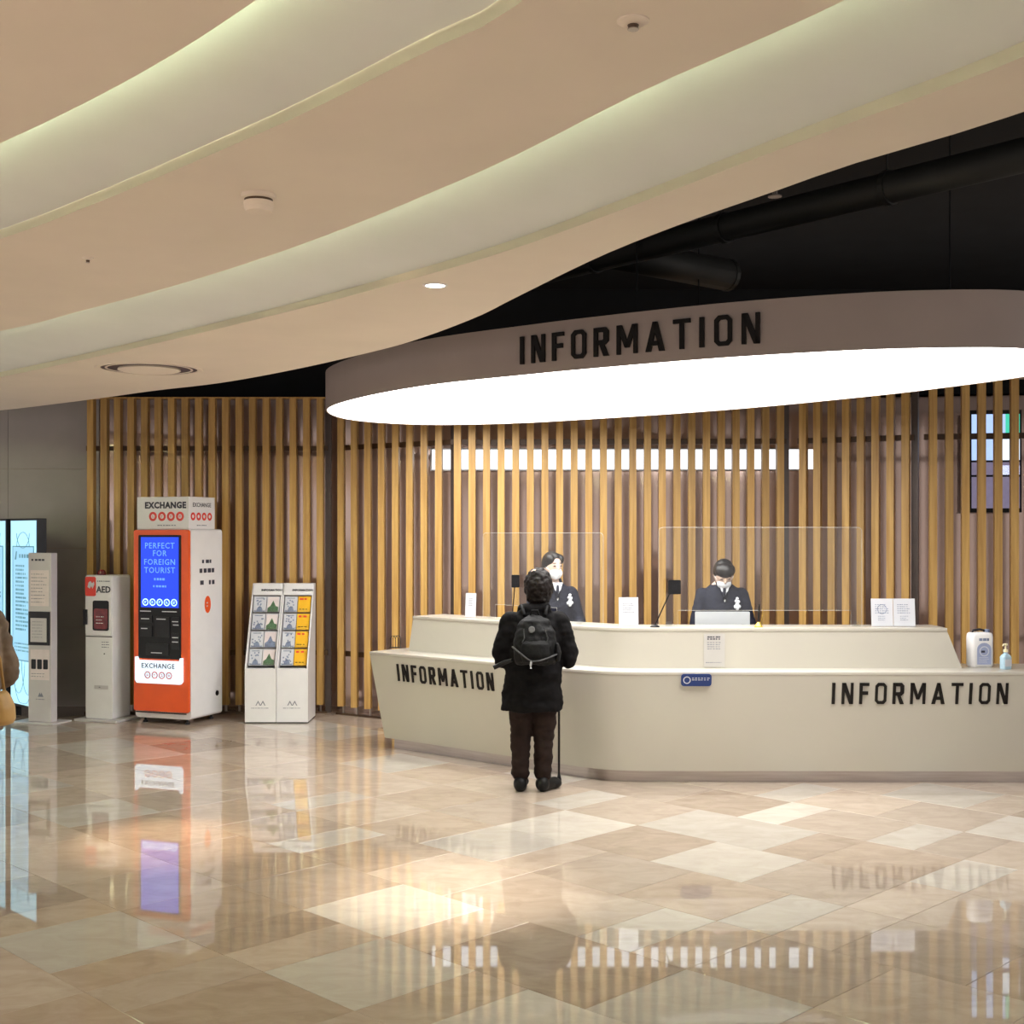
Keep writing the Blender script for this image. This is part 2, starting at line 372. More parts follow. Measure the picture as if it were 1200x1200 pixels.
cB0 = ccurve([(0,280),(100,243),(210,197),(325,147),(400,111),(500,60),(600,10)], [(-9,9.2),(-6,7.7),(-4,6.45),(-2.8,5.55)], [(.35,2.0),(.95,.9),(1.5,-.5),(2.0,-5)])
cB1 = ccurve([(0,388),(100,363),(200,336),(300,305),(400,269),(500,228),(600,184),(750,108),(870,55),(990,0)], [(-9,10.6),(-6,9.2),(-4.4,8.25)], [(1.05,2.0),(1.55,.9),(2.1,-.5),(2.7,-5)])
cC0 = ccurve([(0,442),(175,404),(350,362),(500,322),(600,292),(725,247),(900,180),(1050,124),(1200,66)], [(-9,12.4),(-6.5,11.3),(-4.7,9.95)], [(1.6,2.0),(2.1,.9),(2.7,-.5),(3.3,-5)])
cC1 = ccurve([(0,481),(100,469),(180,458),(260,448.5),(350,432),(450,409),(500,394),(560,371),(600,351),(700,302),(800,262),(900,227),(1000,192),(1200,131)],
             [(-9,12.55),(-6.6,12.3),(-5.4,11.9)], [(1.95,2.2),(2.5,1.0),(3.1,-.5),(3.8,-5)])
ceil = thing('ceiling', 'warm white wave ceiling with lit coves between curved panels', 'ceiling', kind='structure')
def strip(name, P, Q, zp, zq, m, thick=None):
    if thick:
        rings = [[(p.x,p.y,zp),(q.x,q.y,zq),(q.x,q.y,zq+thick),(p.x,p.y,zp+thick)] for p, q in zip(P, Q)]
        return MB().loft(rings).build(name, m, ceil)
    return MB().loft([[(p.x,p.y,zp),(q.x,q.y,zq)] for p, q in zip(P, Q)], cap=False, closed=False).build(name, m, ceil)
def shift(P, d):   # move a plan curve sideways (to its left when walking from back-left to front-right is away from camera)
    out = []
    for i, p in enumerate(P):
        t = (P[min(i+1,len(P)-1)]-P[max(i-1,0)]).normalized(); out.append(p+Vector((t.y,-t.x))*d)
    return out
outer = [Vector((-11, 7.9-12.9*i/139)) for i in range(140)]
strip('ceiling_panel', outer, cA, ZC, ZC, PLASTER, .03)
strip('ceiling_panel', cB0, cB1, ZC, ZC, PLASTER, .03)
strip('ceiling_panel', cC0, cC1, ZC, ZC, PLASTER, .05)
for e, b in ((cA, cB0), (cB1, cC0)):
    s0 = shift(e, .42)                                    # deep end of the cove, hidden above the panel edge
    o = strip('cove', s0, b, ZC+.24, ZC+.035, COVEM); autosmooth(o)
    strip('cove_riser', b, b, ZC+.035, ZC, PLASTER)
    strip('cove_back', s0, s0, ZC+.24, ZC+.03, COVEM)
    s1 = shift(e, .03)
    strip('cove_light_shield', e, shift(e, .015), ZC+.03, ZC+.03, PLASTER, .052)  # hidden upstand added to keep direct LED light off the riser
    MB().loft([[(p.x,p.y,ZC+.06),(q.x,q.y,ZC+.06),(q.x,q.y,ZC+.085),(p.x,p.y,ZC+.085)] for p, q in zip(s1, shift(e, .07))]).build('led_strip', LED, ceil)
tag(MB().box((-11,-6,4.3),(11,16,4.5)).build('ceiling_void', BLACKC), 'black painted open ceiling above the information desk', 'ceiling', kind='structure')
dk = thing('air_duct', 'dark grey round air duct running under the black open ceiling', 'duct')
a, b = at(640, 318, 3.6), at(1330, 150, 3.6)
MB().tube([a, b], .085, 16).build('duct_run', DUCTM, dk, smooth=True)
for t in (.12, .4, .68, .9):
    p = a.lerp(b, t); q = a.lerp(b, t+.008); MB().tube([p, q], .095, 16).build('collar', DUCTM, dk)
    MB().tube([p+Vector((0,0,.08)), p+Vector((0,0,.7))], .006, 6).build('hanger', DUCTM, dk)
dk2 = thing('air_duct', 'short dark branch duct sloping off beside the main round air duct', 'duct')
a, b = at(700, 292, 3.75), at(850, 322, 3.75)
MB().tube([a, b], .12, 16).build('duct_run', DUCTM, dk2, smooth=True); MB().tube([b, b+(b-a).normalized()*.04], .124, 16).build('collar', DUCTM, dk2)
MB().tube([a.lerp(b,.5)+Vector((0,0,.1)), a.lerp(b,.5)+Vector((0,0,.55))], .006, 6).build('hanger', DUCTM, dk2)

# ------------------------------------------------------------------ oval canopy sign
E_ = .95; ZK = CH+E_; HF = .31*E_
fr = [(381.5,481),(411.7,468),(495,452),(620,438.5),(700,431),(800,422.5),(900,415.5),(1027,409),(1137,406.8),(1200,408)]
bk = [(411.7,492.5),(495,498),(599,496.5),(700,491),(800,484.5),(900,476.5),(1027,464),(1100,455.5),(1200,442)]
K = [at(x,y,ZK).to_2d() for x,y in fr]+[Vector((2.86,6.72)),Vector((3.08,7.0)),Vector((3.17,7.35))]+[at(x,y,ZK).to_2d() for x,y in reversed(bk)]
Kc = crom([K[-1]]+K+[K[0],K[1]], 6)[6:-6]
Kc = resample(Kc, 97)[:-1]
def insetK(d):
    c = sum(Kc, Vector((0,0)))/len(Kc); n = len(Kc); out = []
    for i, p in enumerate(Kc):
        t = (Kc[(i+1)%n]-Kc[i-1]).normalized(); nn = Vector((t.y,-t.x)); nn = nn if nn.dot(c-p) > 0 else -nn
        out.append(p+nn*d)
    return out
can = thing('canopy_sign', 'large oval hanging canopy sign with glowing white underside reading INFORMATION', 'sign', (K[0].x+2, 9.2, ZK))
L0 = can.location
def rel(p, z): return (p.x-L0.x, p.y-L0.y, z-L0.z)
I1 = insetK(.012)
autosmooth(MB().loft([[rel(p,ZK) for p in I1],[rel(p,ZK) for p in Kc],[rel(p,ZK+HF) for p in Kc],[rel(p,ZK+HF) for p in insetK(.05)]], cap=False).build('fascia', FASCIA, can))
MB().slab([rel(p,0)[:2] for p in I1], .004, .02).build('light_panel', CAN_L, can)
MB().slab([rel(p,0)[:2] for p in insetK(.05)], HF-.02, HF).build('top_cover', BLACKC, can)
for p in (Vector((-.6,10.4)),Vector((.8,8.2)),Vector((1.4,9.6)),Vector((2.6,7.6))):
    MB().tube([rel(p,ZK+HF), rel(p,4.3)], .005, 6).build('hanger_rod', BLACKC, can)
lay, tw = word_layout('INFORMATION')
i0 = min(range(len(Kc)), key=lambda i: (Kc[i]-K[0]).length)
arc = []                                               # fascia front run from the left tip
n = len(Kc); step = 1 if (Kc[(i0+3)%n].y < Kc[i0].y) else -1
arc = [Kc[(i0+step*k)%n] for k in range(60)]
AL = [0]
for p, q in zip(arc, arc[1:]): AL.append(AL[-1]+(q-p).length)
def arc_at(s):
    i = 0
    while i < len(AL)-2 and AL[i+1] < s: i += 1
    return arc[i].lerp(arc[i+1], (s-AL[i])/(AL[i+1]-AL[i]))
def s_of_px(px):
    for i in range(len(arc)-1):
        a, b = arc[i], arc[i+1]; pa, pb = 600+F*a.x/a.y, 600+F*b.x/b.y
        if pa <= px < pb: return AL[i]+(AL[i+1]-AL[i])*(px-pa)/(pb-pa)
s0, s1 = s_of_px(611), s_of_px(891); sx = (s1-s0)/tw; LH = .165
for ch, x, w_, pcs in lay:
    a, b = arc_at(s0+x*sx), arc_at(s0+(x+w_)*sx); c = (a+b)/2; t = (b-a).normalized(); nn = Vector((t.y,-t.x))
    mb = MB()
    for pc in pcs: mb.prism([((px-w_/2)*sx, pz*LH) for px, pz in pc], -.012, .004)
    o = mb.build('letter', LETTER, can); o.location = rel(c+nn*.004, ZK+.062); o.rotation_euler = (0,0,math.atan2(t.y,t.x))

# ------------------------------------------------------------------ wooden slat screens
ZT, SW, SD, PITCH = 3.06, .062, .09, .1345
def screen(pts, label, post_at_end=True, z0=.085, PITCH=PITCH, SW=SW, face=False):
    (xa, ya), (xb, yb) = pts; L = math.hypot(xb-xa, yb-ya); rz = math.atan2(yb-ya, xb-xa)
    t = thing('slat_screen', label, 'screen', (xa, ya, 0), rz)
    n = int(round(L/PITCH)); p = L/n
    sm = MB().box((-SW/2,0,z0),(SW/2,SD,ZT)).mesh('slat', WOOD)
    pm = MB().lathe([(.012,0),(.012,z0+.004)], n=8).mesh('foot', STEEL)
    for i in range(n):
        x = (i+.5)*p; link('slat', sm, t, (x, 0, 0), (0, 0, -rz*.85 if face else 0)); link('foot', pm, t, (x, SD/2, 0))
    for z in (.585, 2.58):
        MB().box((0,SD-.01,z-.024),(L,SD+.035,z+.024)).build('rail', RAILM, t)
    MB().box((0,-.005,ZT),(L,SD+.03,ZT+.012)).build('top_cap', WOOD, t)
    MB().box((0,SD*.3,0),(L,SD*.7,.018)).build('floor_track', RAILM, t)
    if post_at_end: MB().box((L-.028,SD+.02,0),(L+.028,SD+.08,ZT)).build('post', POSTM, t)
    return t
screen(((-4.16,12.42),(-1.80,12.42)), 'brown wooden slat screen standing behind the exchange kiosk and brochure racks')
screen(((-1.72,12.36),(-.60,11.60)), 'angled wooden slat screen behind the pointed end of the information desk', PITCH=.165, SW=.060, face=True)
screen(((-.56,11.56),(2.47,11.45)), 'long straight wooden slat screen behind the two uniformed staff')
screen(((2.53,11.43),(3.44,10.99)), 'short angled wooden slat screen behind the pair of upright notices')
screen(((3.53,10.93),(5.85,10.45)), 'wooden slat screen behind the white jug and hand sanitizer', False)

# linear light seen between the slats, fixed to the back wall
LIN = mat('linear_light_lens', (.9,.95,1), .3, emit=(.92,.96,1.0), estr=1.3, noise=.02)
ll = thing('wall_light', 'long white linear light fixed to the mauve wall behind the slats', 'light', (1.28, 12.855, 2.49), -.012)
MB().box((-2.1,-.045,-.115),(2.1,.0,.115)).build('housing', ALU, ll, bevel=.004); MB().box((-2.08,-.050,-.098),(2.08,-.044,.098)).build('lens', LIN, ll)

# glowing tiles added for bluish reflections seen through the slats on the right
dd = thing('reflection_tiles', 'added bluish glowing tiles for a reflection glimpsed between slats behind the white jug', 'display', (4.62, 12.20, 1.95), -.14)
MB().box((-.24,.05,0),(.24,.09,.98)).build('backing', DARKG, dd)
DB = mat('glow_blue', (.3,.45,.7), .3, emit=(.42,.58,.9), estr=.9, noise=.25, nscale=6); DG = mat('glow_green', (.1,.6,.4), .3, emit=(.06,.62,.42), estr=.8, noise=.1); DW = mat('glow_white', (.8,.9,1), .3, emit=(.75,.88,1), estr=1.0, noise=.05)
DP = mat('glow_mauve', (.30,.26,.34), .3, emit=(.17,.15,.24), estr=.7, noise=.2)
for x0,x1,z0_,z1_,m in ((-.22,.09,.72,.94,DB),(.09,.22,.72,.94,DG),(-.22,.06,.50,.70,DB),(.06,.22,.50,.70,DW),(-.22,.22,.36,.48,DP),(.04,.22,.36,.45,DW),(-.22,.22,.04,.34,DP)):
    MB().box((x0,.042,z0_),(x1,.05 if m is not DW else .049,z1_)).build('glow_tile', m, dd)
MB().tube([(0,.09,.5),(0,.3,.5)], .02, 8).build('wall_bracket', DARKG, dd)

# ------------------------------------------------------------------ information desk
P0, PC, P1 = Vector((-1.16,10.41)), Vector((.64,8.87)), Vector((4.45,8.85))
def mkpath(off, e0=0, e1=0, fil=.30, n=9):
    t0, t1 = (PC-P0).normalized(), (P1-PC).normalized(); n0, n1 = Vector((t0.y,-t0.x)), Vector((t1.y,-t1.x))
    a, b = P0+n0*off, P1+n1*off
    den = t0.x*t1.y-t0.y*t1.x; q = b-a; s = (q.x*t1.y-q.y*t1.x)/den; c = a+t0*s
    a = a-t0*e0; b = b+t1*e1
    f = fil+off*.4; s_, e_ = c-t0*f, c+t1*f
    pts = [a]+[s_.lerp(c, k/n).lerp(c.lerp(e_, k/n), k/n) for k in range(n+1)]+[b]
    return pts
DX, DY = .64, 9.3
def deskpart(name, prof, m, parent, bevel=0):
    paths = [mkpath(o, e0, e1) for o, z, e0, e1 in prof]
    rings = [[(paths[k][i].x-DX, paths[k][i].y-DY, prof[k][1]) for k in range(len(prof))] for i in range(len(paths[0]))]
    o = MB().loft(rings).build(name, m, parent, bevel=bevel); autosmooth(o, .5); return o
desk = thing('information_desk', 'long angled cream information counter with raised top and black lettering', 'desk', (DX,DY,0))
deskpart('plinth', [(-.155,0,-.13,-.1),(-.155,.09,-.13,-.1),(-.5,.09,-.13,-.1),(-.5,0,-.13,-.1)], STEEL, desk)
deskpart('body', [(-.10,.085,-.075,-.1),(-.004,.765,0,0),(-.57,.765,0,0),(-.57,.085,-.06,-.1)], DESKM, desk)
deskpart('ledge', [(0,.765,0,0),(0,.79,0,0),(-.58,.79,0,0),(-.58,.765,0,0)], DESKM, desk, bevel=.004)
UR = -(4.45-3.20)
deskpart('raised_counter', [(-.25,.79,-.20,UR),(-.25,1.052,-.25,UR-.105),(-.58,1.052,-.25,UR-.105),(-.58,.79,-.20,UR)], DESKM, desk)
deskpart('counter_top', [(-.245,1.052,-.25,UR-.105),(-.245,1.076,-.25,UR-.105),(-.60,1.076,-.25,UR-.105),(-.60,1.052,-.25,UR-.105)], DESKM, desk, bevel=.003)
deskpart('worktop', [(-.58,.70,-.4,-.4),(-.58,.73,-.4,-.4),(-.84,.73,-.4,-.4),(-.84,.70,-.4,-.4)], DESKM, desk)
deskpart('back_panel', [(-.72,.0,-.45,-.45),(-.72,.70,-.45,-.45),(-.75,.70,-.45,-.45),(-.75,.0,-.45,-.45)], DESKM, desk)
# raised black letters on the two faces
def desk_word(a2, t, nn, length, hgt, z):
    sx = length/tw; face_tilt = math.atan2(.096, .68)
    for ch, x, w_, pcs in lay:
        mb = MB()
        for pc in pcs: mb.prism([((px-w_/2)*sx, (pz-.5)*hgt) for px, pz in pc], -.008, .004)
        c = a2+t*((x+w_/2)*sx)
        o = mb.build('letter', LETTER, desk); o.location = (c.x-DX, c.y-DY, z)
        o.rotation_euler = (face_tilt, 0, math.atan2(t.y,t.x))
t0 = (PC-P0).normalized(); n0 = Vector((t0.y,-t0.x)); offz = lambda z: -.10+.096*(z-.085)/.68
def ray_line(px, off):     # where the viewing column px meets the left face line (offset off)
    a = P0+n0*off; k = (px-600)/F; s = (k*a.y-a.x)/(t0.x-k*t0.y); return a+t0*s
zz = .64; a = ray_line(466, offz(zz)+.002); b = ray_line(578.5, offz(zz)+.002)
desk_word(a, t0, n0, (b-a).length, .138, zz)
yr = 8.86-offz(zz)-.002
a = Vector(((975-600)/F*yr, yr)); b = Vector(((1181-600)/F*yr, yr)); desk_word(a, Vector((1,0)), Vector((0,-1)), (b-a).length, .150, .640)
# notice sheet and blue sticker on the desk
nt_ = thing('notice_sheet', 'small white paper notice stuck below the counter edge in front of the monitor', 'notice', (1.44, 9.1125, .80))
TL = math.atan2(.025,.262)
g = MB().box((-.075,-.0015,0),(.075,0,.235)).build('sheet', mat('taped_film', (.50,.48,.46), .3, noise=.03), nt_)
smallprint('printed_text', -.05, .05, .19, .22, 2, DINK, nt_, -.0015, .1, 5, fill=.6); smallprint('printed_text', -.05, .05, .12, .18, 4, INK, nt_, -.0015, .15, 5, fill=.35)
smallprint('printed_text', -.06, .06, .02, .04, 1, INK, nt_, -.0015, .1, 8, fill=.3)
st = thing('blue_sticker', 'dark blue rounded sticker with round emblem on the desk front', 'sticker', (1.275, 8.8535, .735), 0)
st.rotation_euler = (math.atan2(.096,.68), 0, 0)
MB().prism(rrect(-.105,.105,-.043,.043,.02), -.0015, .004).build('sticker_face', BLUEST, st)
ring('emblem', (-.065,0), .026, .006, PAPER, st, -.0015); smallprint('printed_text', -.03, .095, -.005, .02, 2, PAPER, st, -.0015, .1, 6, fill=.4)

# ------------------------------------------------------------------ things on the counter
ZTOP = 1.0762
def dev(name, label, x0, x1, y0, y1): pass
def acrylic_screen(label, xa, xb, ya, yb, ztop, slot0, slot1):
    L = math.hypot(xb-xa, yb-ya); t = thing('acrylic_screen', label, 'screen', (xa,ya,ZTOP), math.atan2(yb-ya, xb-xa))
    h = ztop-ZTOP; sh = .115; r = .03
    poly = [(0,0),(slot0,0),(slot0,sh),(slot1,sh),(slot1,0),(L,0)]+[(L-r+r*math.cos(a), h-r+r*math.sin(a)) for a in [PI/2*k/4 for k in range(5)]]+[(r-r*math.sin(a), h-r+r*math.cos(a)) for a in [PI/2*k/4 for k in range(5)]]
    MB().prism(poly, -.0025, .0025).build('pane', ACRYL, t)
    AE = mat('acrylic_edge', (.50,.49,.46), .3, noise=.03)
    e = MB().tube([(x,0,z) for x,z in poly[5:]]+[(0,0,.002)], .0013, 6)
    e.tube([(slot0,0,.002),(slot0,0,sh),(slot1,0,sh),(slot1,0,.002)], .0013, 6)
    e.build('polished_edge', AE, t)
    for x in (slot0*.5, (L+slot1)*.5):
        MB().box((x-.02,-.035,0),(x+.02,.035,.006)).box((x-.02,-.012,.006),(x+.02,-.003,.035)).box((x-.02,.003,.006),(x+.02,.012,.035)).build('clamp', ACRYL, t)
    return t
def upper_pt(px, off):   # plan point over the raised counter seen in column px
    if px < 690: return ray_line(px, off)
    y = 8.86-off; return Vector(((px-600)/F*y, y))
a, b = ray_line(566, -.42), upper_pt(707, -.42)
acrylic_screen('clear acrylic screen between the person with the backpack and the staff member', a.x, b.x, a.y, b.y, CH+.5*a.y/F+.0, .14, .80)
a, b = upper_pt(772, -.42), upper_pt(1010, -.42)
acrylic_screen('wide clear acrylic screen in front of the bowed staff member', a.x, b.x, a.y, b.y, CH+7*a.y/F, .14, b.x-a.x-.08)
def intercom(label, px, py, w_, h_, d, basepx):
    c = atd(px, py, d); t = thing('intercom', label, 'intercom', (c.x, d, ZTOP))
    zc = c.z-ZTOP
    MB().prism(rrect(-w_/2,w_/2,zc-h_/2,zc+h_/2,.008), -.018, .012).build('speaker_unit', BLACKP, t)
    mb = MB()
    for i in range(3):
        for j in range(3): mb.lathe([(.004,0),(.004,.001)], (0,0,0), 6) if False else mb.box((-.016+i*.014,-.0195,zc-.016+j*.014),(-.010+i*.014,-.018,zc-.010+j*.014))
    mb.build('grille', DARKG, t)
    bx = (basepx-px)/F*d
    MB().tube([(0,.012,zc-.01),(bx*.2,.02,zc-.04),(bx*.6,.03,zc*.45),(bx,.03,.012)], .0045, 8).build('gooseneck', BLACKP, t)
    MB().lathe([(.035,0),(.035,.006),(.022,.014),(.006,.02)], (bx,.03,0), 16).build('base', BLACKP, t)
    return t
intercom('small black intercom on a stalk left of the person with the backpack', 604, 681, .062, .098, ray_line(604,-.36).y, 600)
intercom('square black intercom on a slanting gooseneck beside the single upright notice', 790, 688, .090, .102, 9.16, 768)
def sign_holder(name, label, px0, px1, py0, d, pages=1, lean=.10, tilt=0):
    x0, x1 = (px0-600)/F*d, (px1-600)/F*d; top = CH-(py0-HZ)/F*d; h = top-ZTOP; w_ = x1-x0
    t = thing(name, label, 'notice', ((x0+x1)/2, d, ZTOP), tilt)
    MB().prismx([(-.04,0),(.06,0),(.06,.004),(-.04,.004)], -w_/2, w_/2).build('foot', ACRYL, t)
    pw_ = w_/pages
    for k in range(pages):
        xa = -w_/2+k*pw_
        o = MB().box((xa+.002,-.004,.003),(xa+pw_-.002,0,h)).build('sheet', PAPER, t); o.rotation_euler = (-lean,0,0)
        q = smallprint('printed_text', xa+.03, xa+pw_-.03, h*.45, h*.82, 5, INK if pages == 1 else BLUEP, o, -.004, .3, 6, fill=.3)
        if pages == 2:
            if k == 0: ring('round_mark', (xa+pw_/2, h*.62), .035, .004, BLUEP, o, -.004)
            smallprint('printed_text', xa+.05, xa+pw_-.05, h*.2, h*.4, 3, BLUEP, o, -.004, .3, 6, fill=.3)
    return t
dL = ray_line(551, -.40).y
sign_holder('notice_stand', 'narrow white notice standing on the sloping wing of the raised counter', 544.5, 558, 695, dL, tilt=-.3)
sign_holder('notice_stand', 'single white notice standing beside the slanting gooseneck intercom', 725, 748.5, 700, 9.27)
sign_holder('notice_stand', 'pair of white pages standing together at the counter end', 1021, 1073, 701.5, 9.25, pages=2)
# monitor behind the counter
mo = thing('monitor', 'white backed computer monitor in front of the bowed staff member', 'monitor', (1.578, 9.60, .7305))
MB().prism(rrect(-.204,.204,.12,.432,.008), -.012, .012).build('back_shell', mat('monitor_shell', (.50,.52,.55), .4, noise=.02), mo)
MB().box((-.19,.0125,.135),(.19,.0135,.42)).build('screen', BLACKP, mo)
MB().box((-.03,-.03,.01),(.03,-.012,.25)).build('stand_neck', WHITE, mo); MB().prismx([(-.10,0),(.08,0),(.08,.01),(-.10,.01)], -.10, .10).build('stand_base', WHITE, mo)
# gold pen stand
ps = thing('pen_stand', 'brass pen stand holding a dark pen beside the monitor', 'pen stand', ((889-600)/F*9.20, 9.20, ZTOP))
MB().lathe([(.030,0),(.030,.008),(.020,.022),(.012,.030),(.008,.036)], n=20).build('base', GOLD, ps, smooth=False)
MB().tube([(0,0,.03),(.002,.004,.10),(.006,.006,.165)], [.006,.0075,.004], 8).build('pen', LETTER, ps)
MB().tube([(.014,0,.03),(.03,.002,.09),(.028,.002,.13)], .0015, 6).build('chain', GOLD, ps)
# pen cup / wire loop on the left ledge
pc = thing('wire_holder', 'small dark wire loop holder on the lower ledge at the desk end', 'holder', (ray_line(463.5,-.36).x, ray_line(463.5,-.36).y, .7905), -.7)
for yy in (-.03, 0, .03):
    MB().tube([(-.03,yy,0),(-.03,yy,.08),(-.015,yy,.10),(.015,yy,.10),(.03,yy,.08),(.03,yy,0)], .003, 6).build('loop', DARKG, pc)
MB().box((-.038,-.04,0),(.038,.04,.005)).build('base', DARKG, pc)
# jug
jg = thing('sanitizer_jug', 'white plastic jug with blue grey arched label on the lower ledge', 'jug', ((1148-600)/F*9.22, 9.22, .7905), .1)
def rr2(w_, d_, r, n=4): return rrect(-w_/2, w_/2, -d_/2, d_/2, r, n)
autosmooth(MB().loft([[(x,y,z) for x,y in rr2(w_,d_,r)] for w_,d_,r,z in ((.150,.09,.02,0),(.170,.11,.03,.012),(.170,.11,.03,.215),(.165,.105,.03,.235),(.150,.09,.03,.245),(.05,.05,.02,.25))]).build('body', WHITE, jg), .7)
MB().tube([(-.055,0,.24),(-.05,0,.262),(.0,0,.268),(.03,0,.262),(.035,0,.24)], .008, 8).build('handle', DARKG, jg, smooth=True)
MB().lathe([(.02,.24),(.02,.268)], (.055,0,0), 14).build('cap', BLUEP, jg)
ap = [(-.045,.02),(.060,.02),(.060,.13)]+[(.0075+.0525*math.cos(a), .13+.045*math.sin(a)) for a in [PI*k/10 for k in range(1,10)]]+[(-.045,.13)]
MB().prism(ap, -.0565, -.054).build('label_print', LABELB, jg)
ring('label_ring', (.0075,.115), .036, .006, PAPER, jg, -.0565); smallprint('printed_text', -.015,.03,.10,.125,1,DINK,jg,-.0567,.05,1,fill=.6); smallprint('printed_text', -.03,.055,.185,.212,1,BLUEP,jg,-.0555,.05,3,fill=.7); smallprint('printed_text',-.03,.045,.03,.075,4,PAPER,jg,-.0567,.3,6,fill=.3)
# sanitizer pump bottle
sb = thing('sanitizer_bottle', 'clear hand sanitizer bottle with cream pump beside the white jug', 'bottle', ((1178.5-600)/F*9.05, 9.05, .7905), .4)
MB().loft([[(x,y,z) for x,y in rr2(w_,d_,r)] for w_,d_,r,z in ((.070,.045,.012,0),(.076,.05,.015,.006),(.076,.05,.015,.085),(.06,.04,.015,.10),(.024,.024,.010,.112),(.024,.024,.010,.12))]).build('bottle_body', GEL, sb, smooth=False)
MB().prism(rrect(-.03,.03,.02,.07,.006), -.0265, -.0245).build('label_print', PAPER, sb)
MB().lathe([(.016,.12),(.016,.138),(.006,.14),(.006,.165),(.014,.168),(.014,.180)], n=14).tube([(0,0,.174),(-.03,-.01,.174),(-.038,-.012,.164)], .0055, 8).build('pump', PUMPY, sb)

# ------------------------------------------------------------------ exchange kiosk
kk = thing('exchange_kiosk', 'tall orange and white currency exchange machine with bright blue screen', 'kiosk', (-3.12, 11.98, 0), -.36)
W2, D2 = .305, .26
MB().prism(rrect(-W2,W2,.05,1.79,.03), -D2+.02, D2).build('cabinet', WHITE, kk, bevel=.004)
MB().prism(rrect(-W2+.004,W2-.008,.115,1.782,.02), -D2-.012, -D2+.02).build('front_door', ORANGE, kk, bevel=.004)
MB().box((-W2+.03,-D2-.0126,.10),(W2-.03,-D2-.010,.112)).build('door_seam', DARKG, kk)
fy = -D2-.012
MB().prism(rrect(-.245,.220,.60,1.735,.012), fy-.004, fy+.004).build('bezel', BLACKP, kk)
MB().box((-.215,fy-.007,1.07),(.195,fy-.003,1.715)).build('screen', BLUES, kk)
for k, (s_, zt) in enumerate((('PERFECT',1.635),('FOR',1.565),('FOREIGN',1.485),('TOURIST',1.41))):
    text('screen_lettering', s_, .075, SCRTX, kk, (-.01, fy-.0072, zt), bold=.0006, spacing=1.15)
smallprint('screen_lettering', -.07,.05,1.315,1.345,1,SCRTX,kk,fy-.007,.1,4,fill=.7); smallprint('screen_lettering', -.08,.08,1.25,1.28,1,SCRTX,kk,fy-.007,.1,5,fill=.6)
for k in range(5):
    cx = -.165+k*.078; ring('currency_icon', (cx,1.118), .033, .009, SCRIC, kk, fy-.007); smallprint('currency_mark', cx-.012,cx+.014,1.105,1.131,2,SCRIC,kk,fy-.007,.1,1,fill=.45)
# operating panel: slots, reader, keypad
for nm, x0,x1,z0_,z1_ in (('card_slot',-.225,-.09,.93,1.0),('banknote_slot',-.06,.10,.80,.985),('scanner',-.225,-.09,.80,.90),('receipt_slot',.12,.205,.90,.985),('keypad',.12,.205,.69,.84),('cash_tray',-.16,.09,.63,.74)):
    MB().prism(rrect(x0,x1,z0_,z1_,.008), fy-.012, fy-.002).build(nm, DARKG, kk)
for x0,x1,z_ in ((-.21,-.12,.965),(-.21,-.14,.875),(-.04,.06,.965),(.13,.195,.945),(.14,.20,.915),(-.22,-.10,1.035),(.02,.18,1.035),(-.10,.02,.655),(.13,.195,.80),(.13,.195,.76)):
    MB().box((x0,fy-.0135,z_-.004),(x1,fy-.012,z_+.004)).build('slot_trim', ALU, kk)
MB().prism([(-.265,.615),(-.245,.615),(-.235,.585),(.215,.585),(.225,.615),(.245,.615),(.245,.40),(.225,.375),(-.245,.375),(-.265,.40)], fy-.03, fy-.001).build('lit_sign', GLOWW, kk)
text('sign_lettering', 'EXCHANGE', .062, DINK, kk, (-.012, fy-.0308, .535), bold=.0008, spacing=1.15)
for k in range(4):
    cx = -.125+k*.078; ring('currency_icon', (cx,.452), .033, .009, REDM, kk, fy-.030); smallprint('currency_mark', cx-.012,cx+.014,.44,.464,2,REDM,kk,fy-.030,.1,1,fill=.45)
for sx_ in (-1,1):
    for sy_ in (-1,1): MB().lathe([(.022,0),(.022,.018),(.010,.02),(.010,.052)], (sx_*.23, sy_*.19, 0), 12).build('levelling_foot', DARKG, kk)
# topper box
tb = MB().box((-.275,-D2+.005,1.79),(.29,.16,2.085)).build('topper_box', WHITE, kk, bevel=.003)
text('sign_lettering', 'EXCHANGE', .078, DINK, tb, (.035, -D2+.0042, 2.005), bold=.0036, spacing=1.12)
for k in range(4):
    cx = -.10+k*.098; ring('red_disc', (cx,1.905), .043, .022, REDM, tb, -D2+.005, disc=False)
    smallprint('currency_mark', cx-.012,cx+.014,1.893,1.917,2,REDM,tb,-D2+.005,.1,1,fill=.5)
smallprint('printed_text', -.05,.16,1.815,1.832,1,INK,tb,-D2+.005,.1,7,fill=.5)
sr = Matrix.Rotation(PI/2, 4, 'Z')
def on_side(o, x): o.matrix_local = Matrix.Translation((x,0,0)) @ sr @ o.matrix_local; return o
text('sign_lettering', 'EXCHANGE', .055, DINK, tb, (0,0,0), bold=.0004)
o = tb.children[-1]; o.rotation_euler = (PI/2,0,PI/2); o.location = (.2908,-.05,2.01)
for k in range(4):
    o = ring('red_disc', (-.14+k*.088-.03+.03,1.905), .037, .02, REDM, tb, 0); o.rotation_euler = (0,0,PI/2); o.location = (.290,-.05,0)
o = smallprint('printed_text', -.08,.08,1.815,1.832,1,INK,tb,0,.1,6,fill=.5); o.rotation_euler = (0,0,PI/2); o.location = (.290,-.05,0)
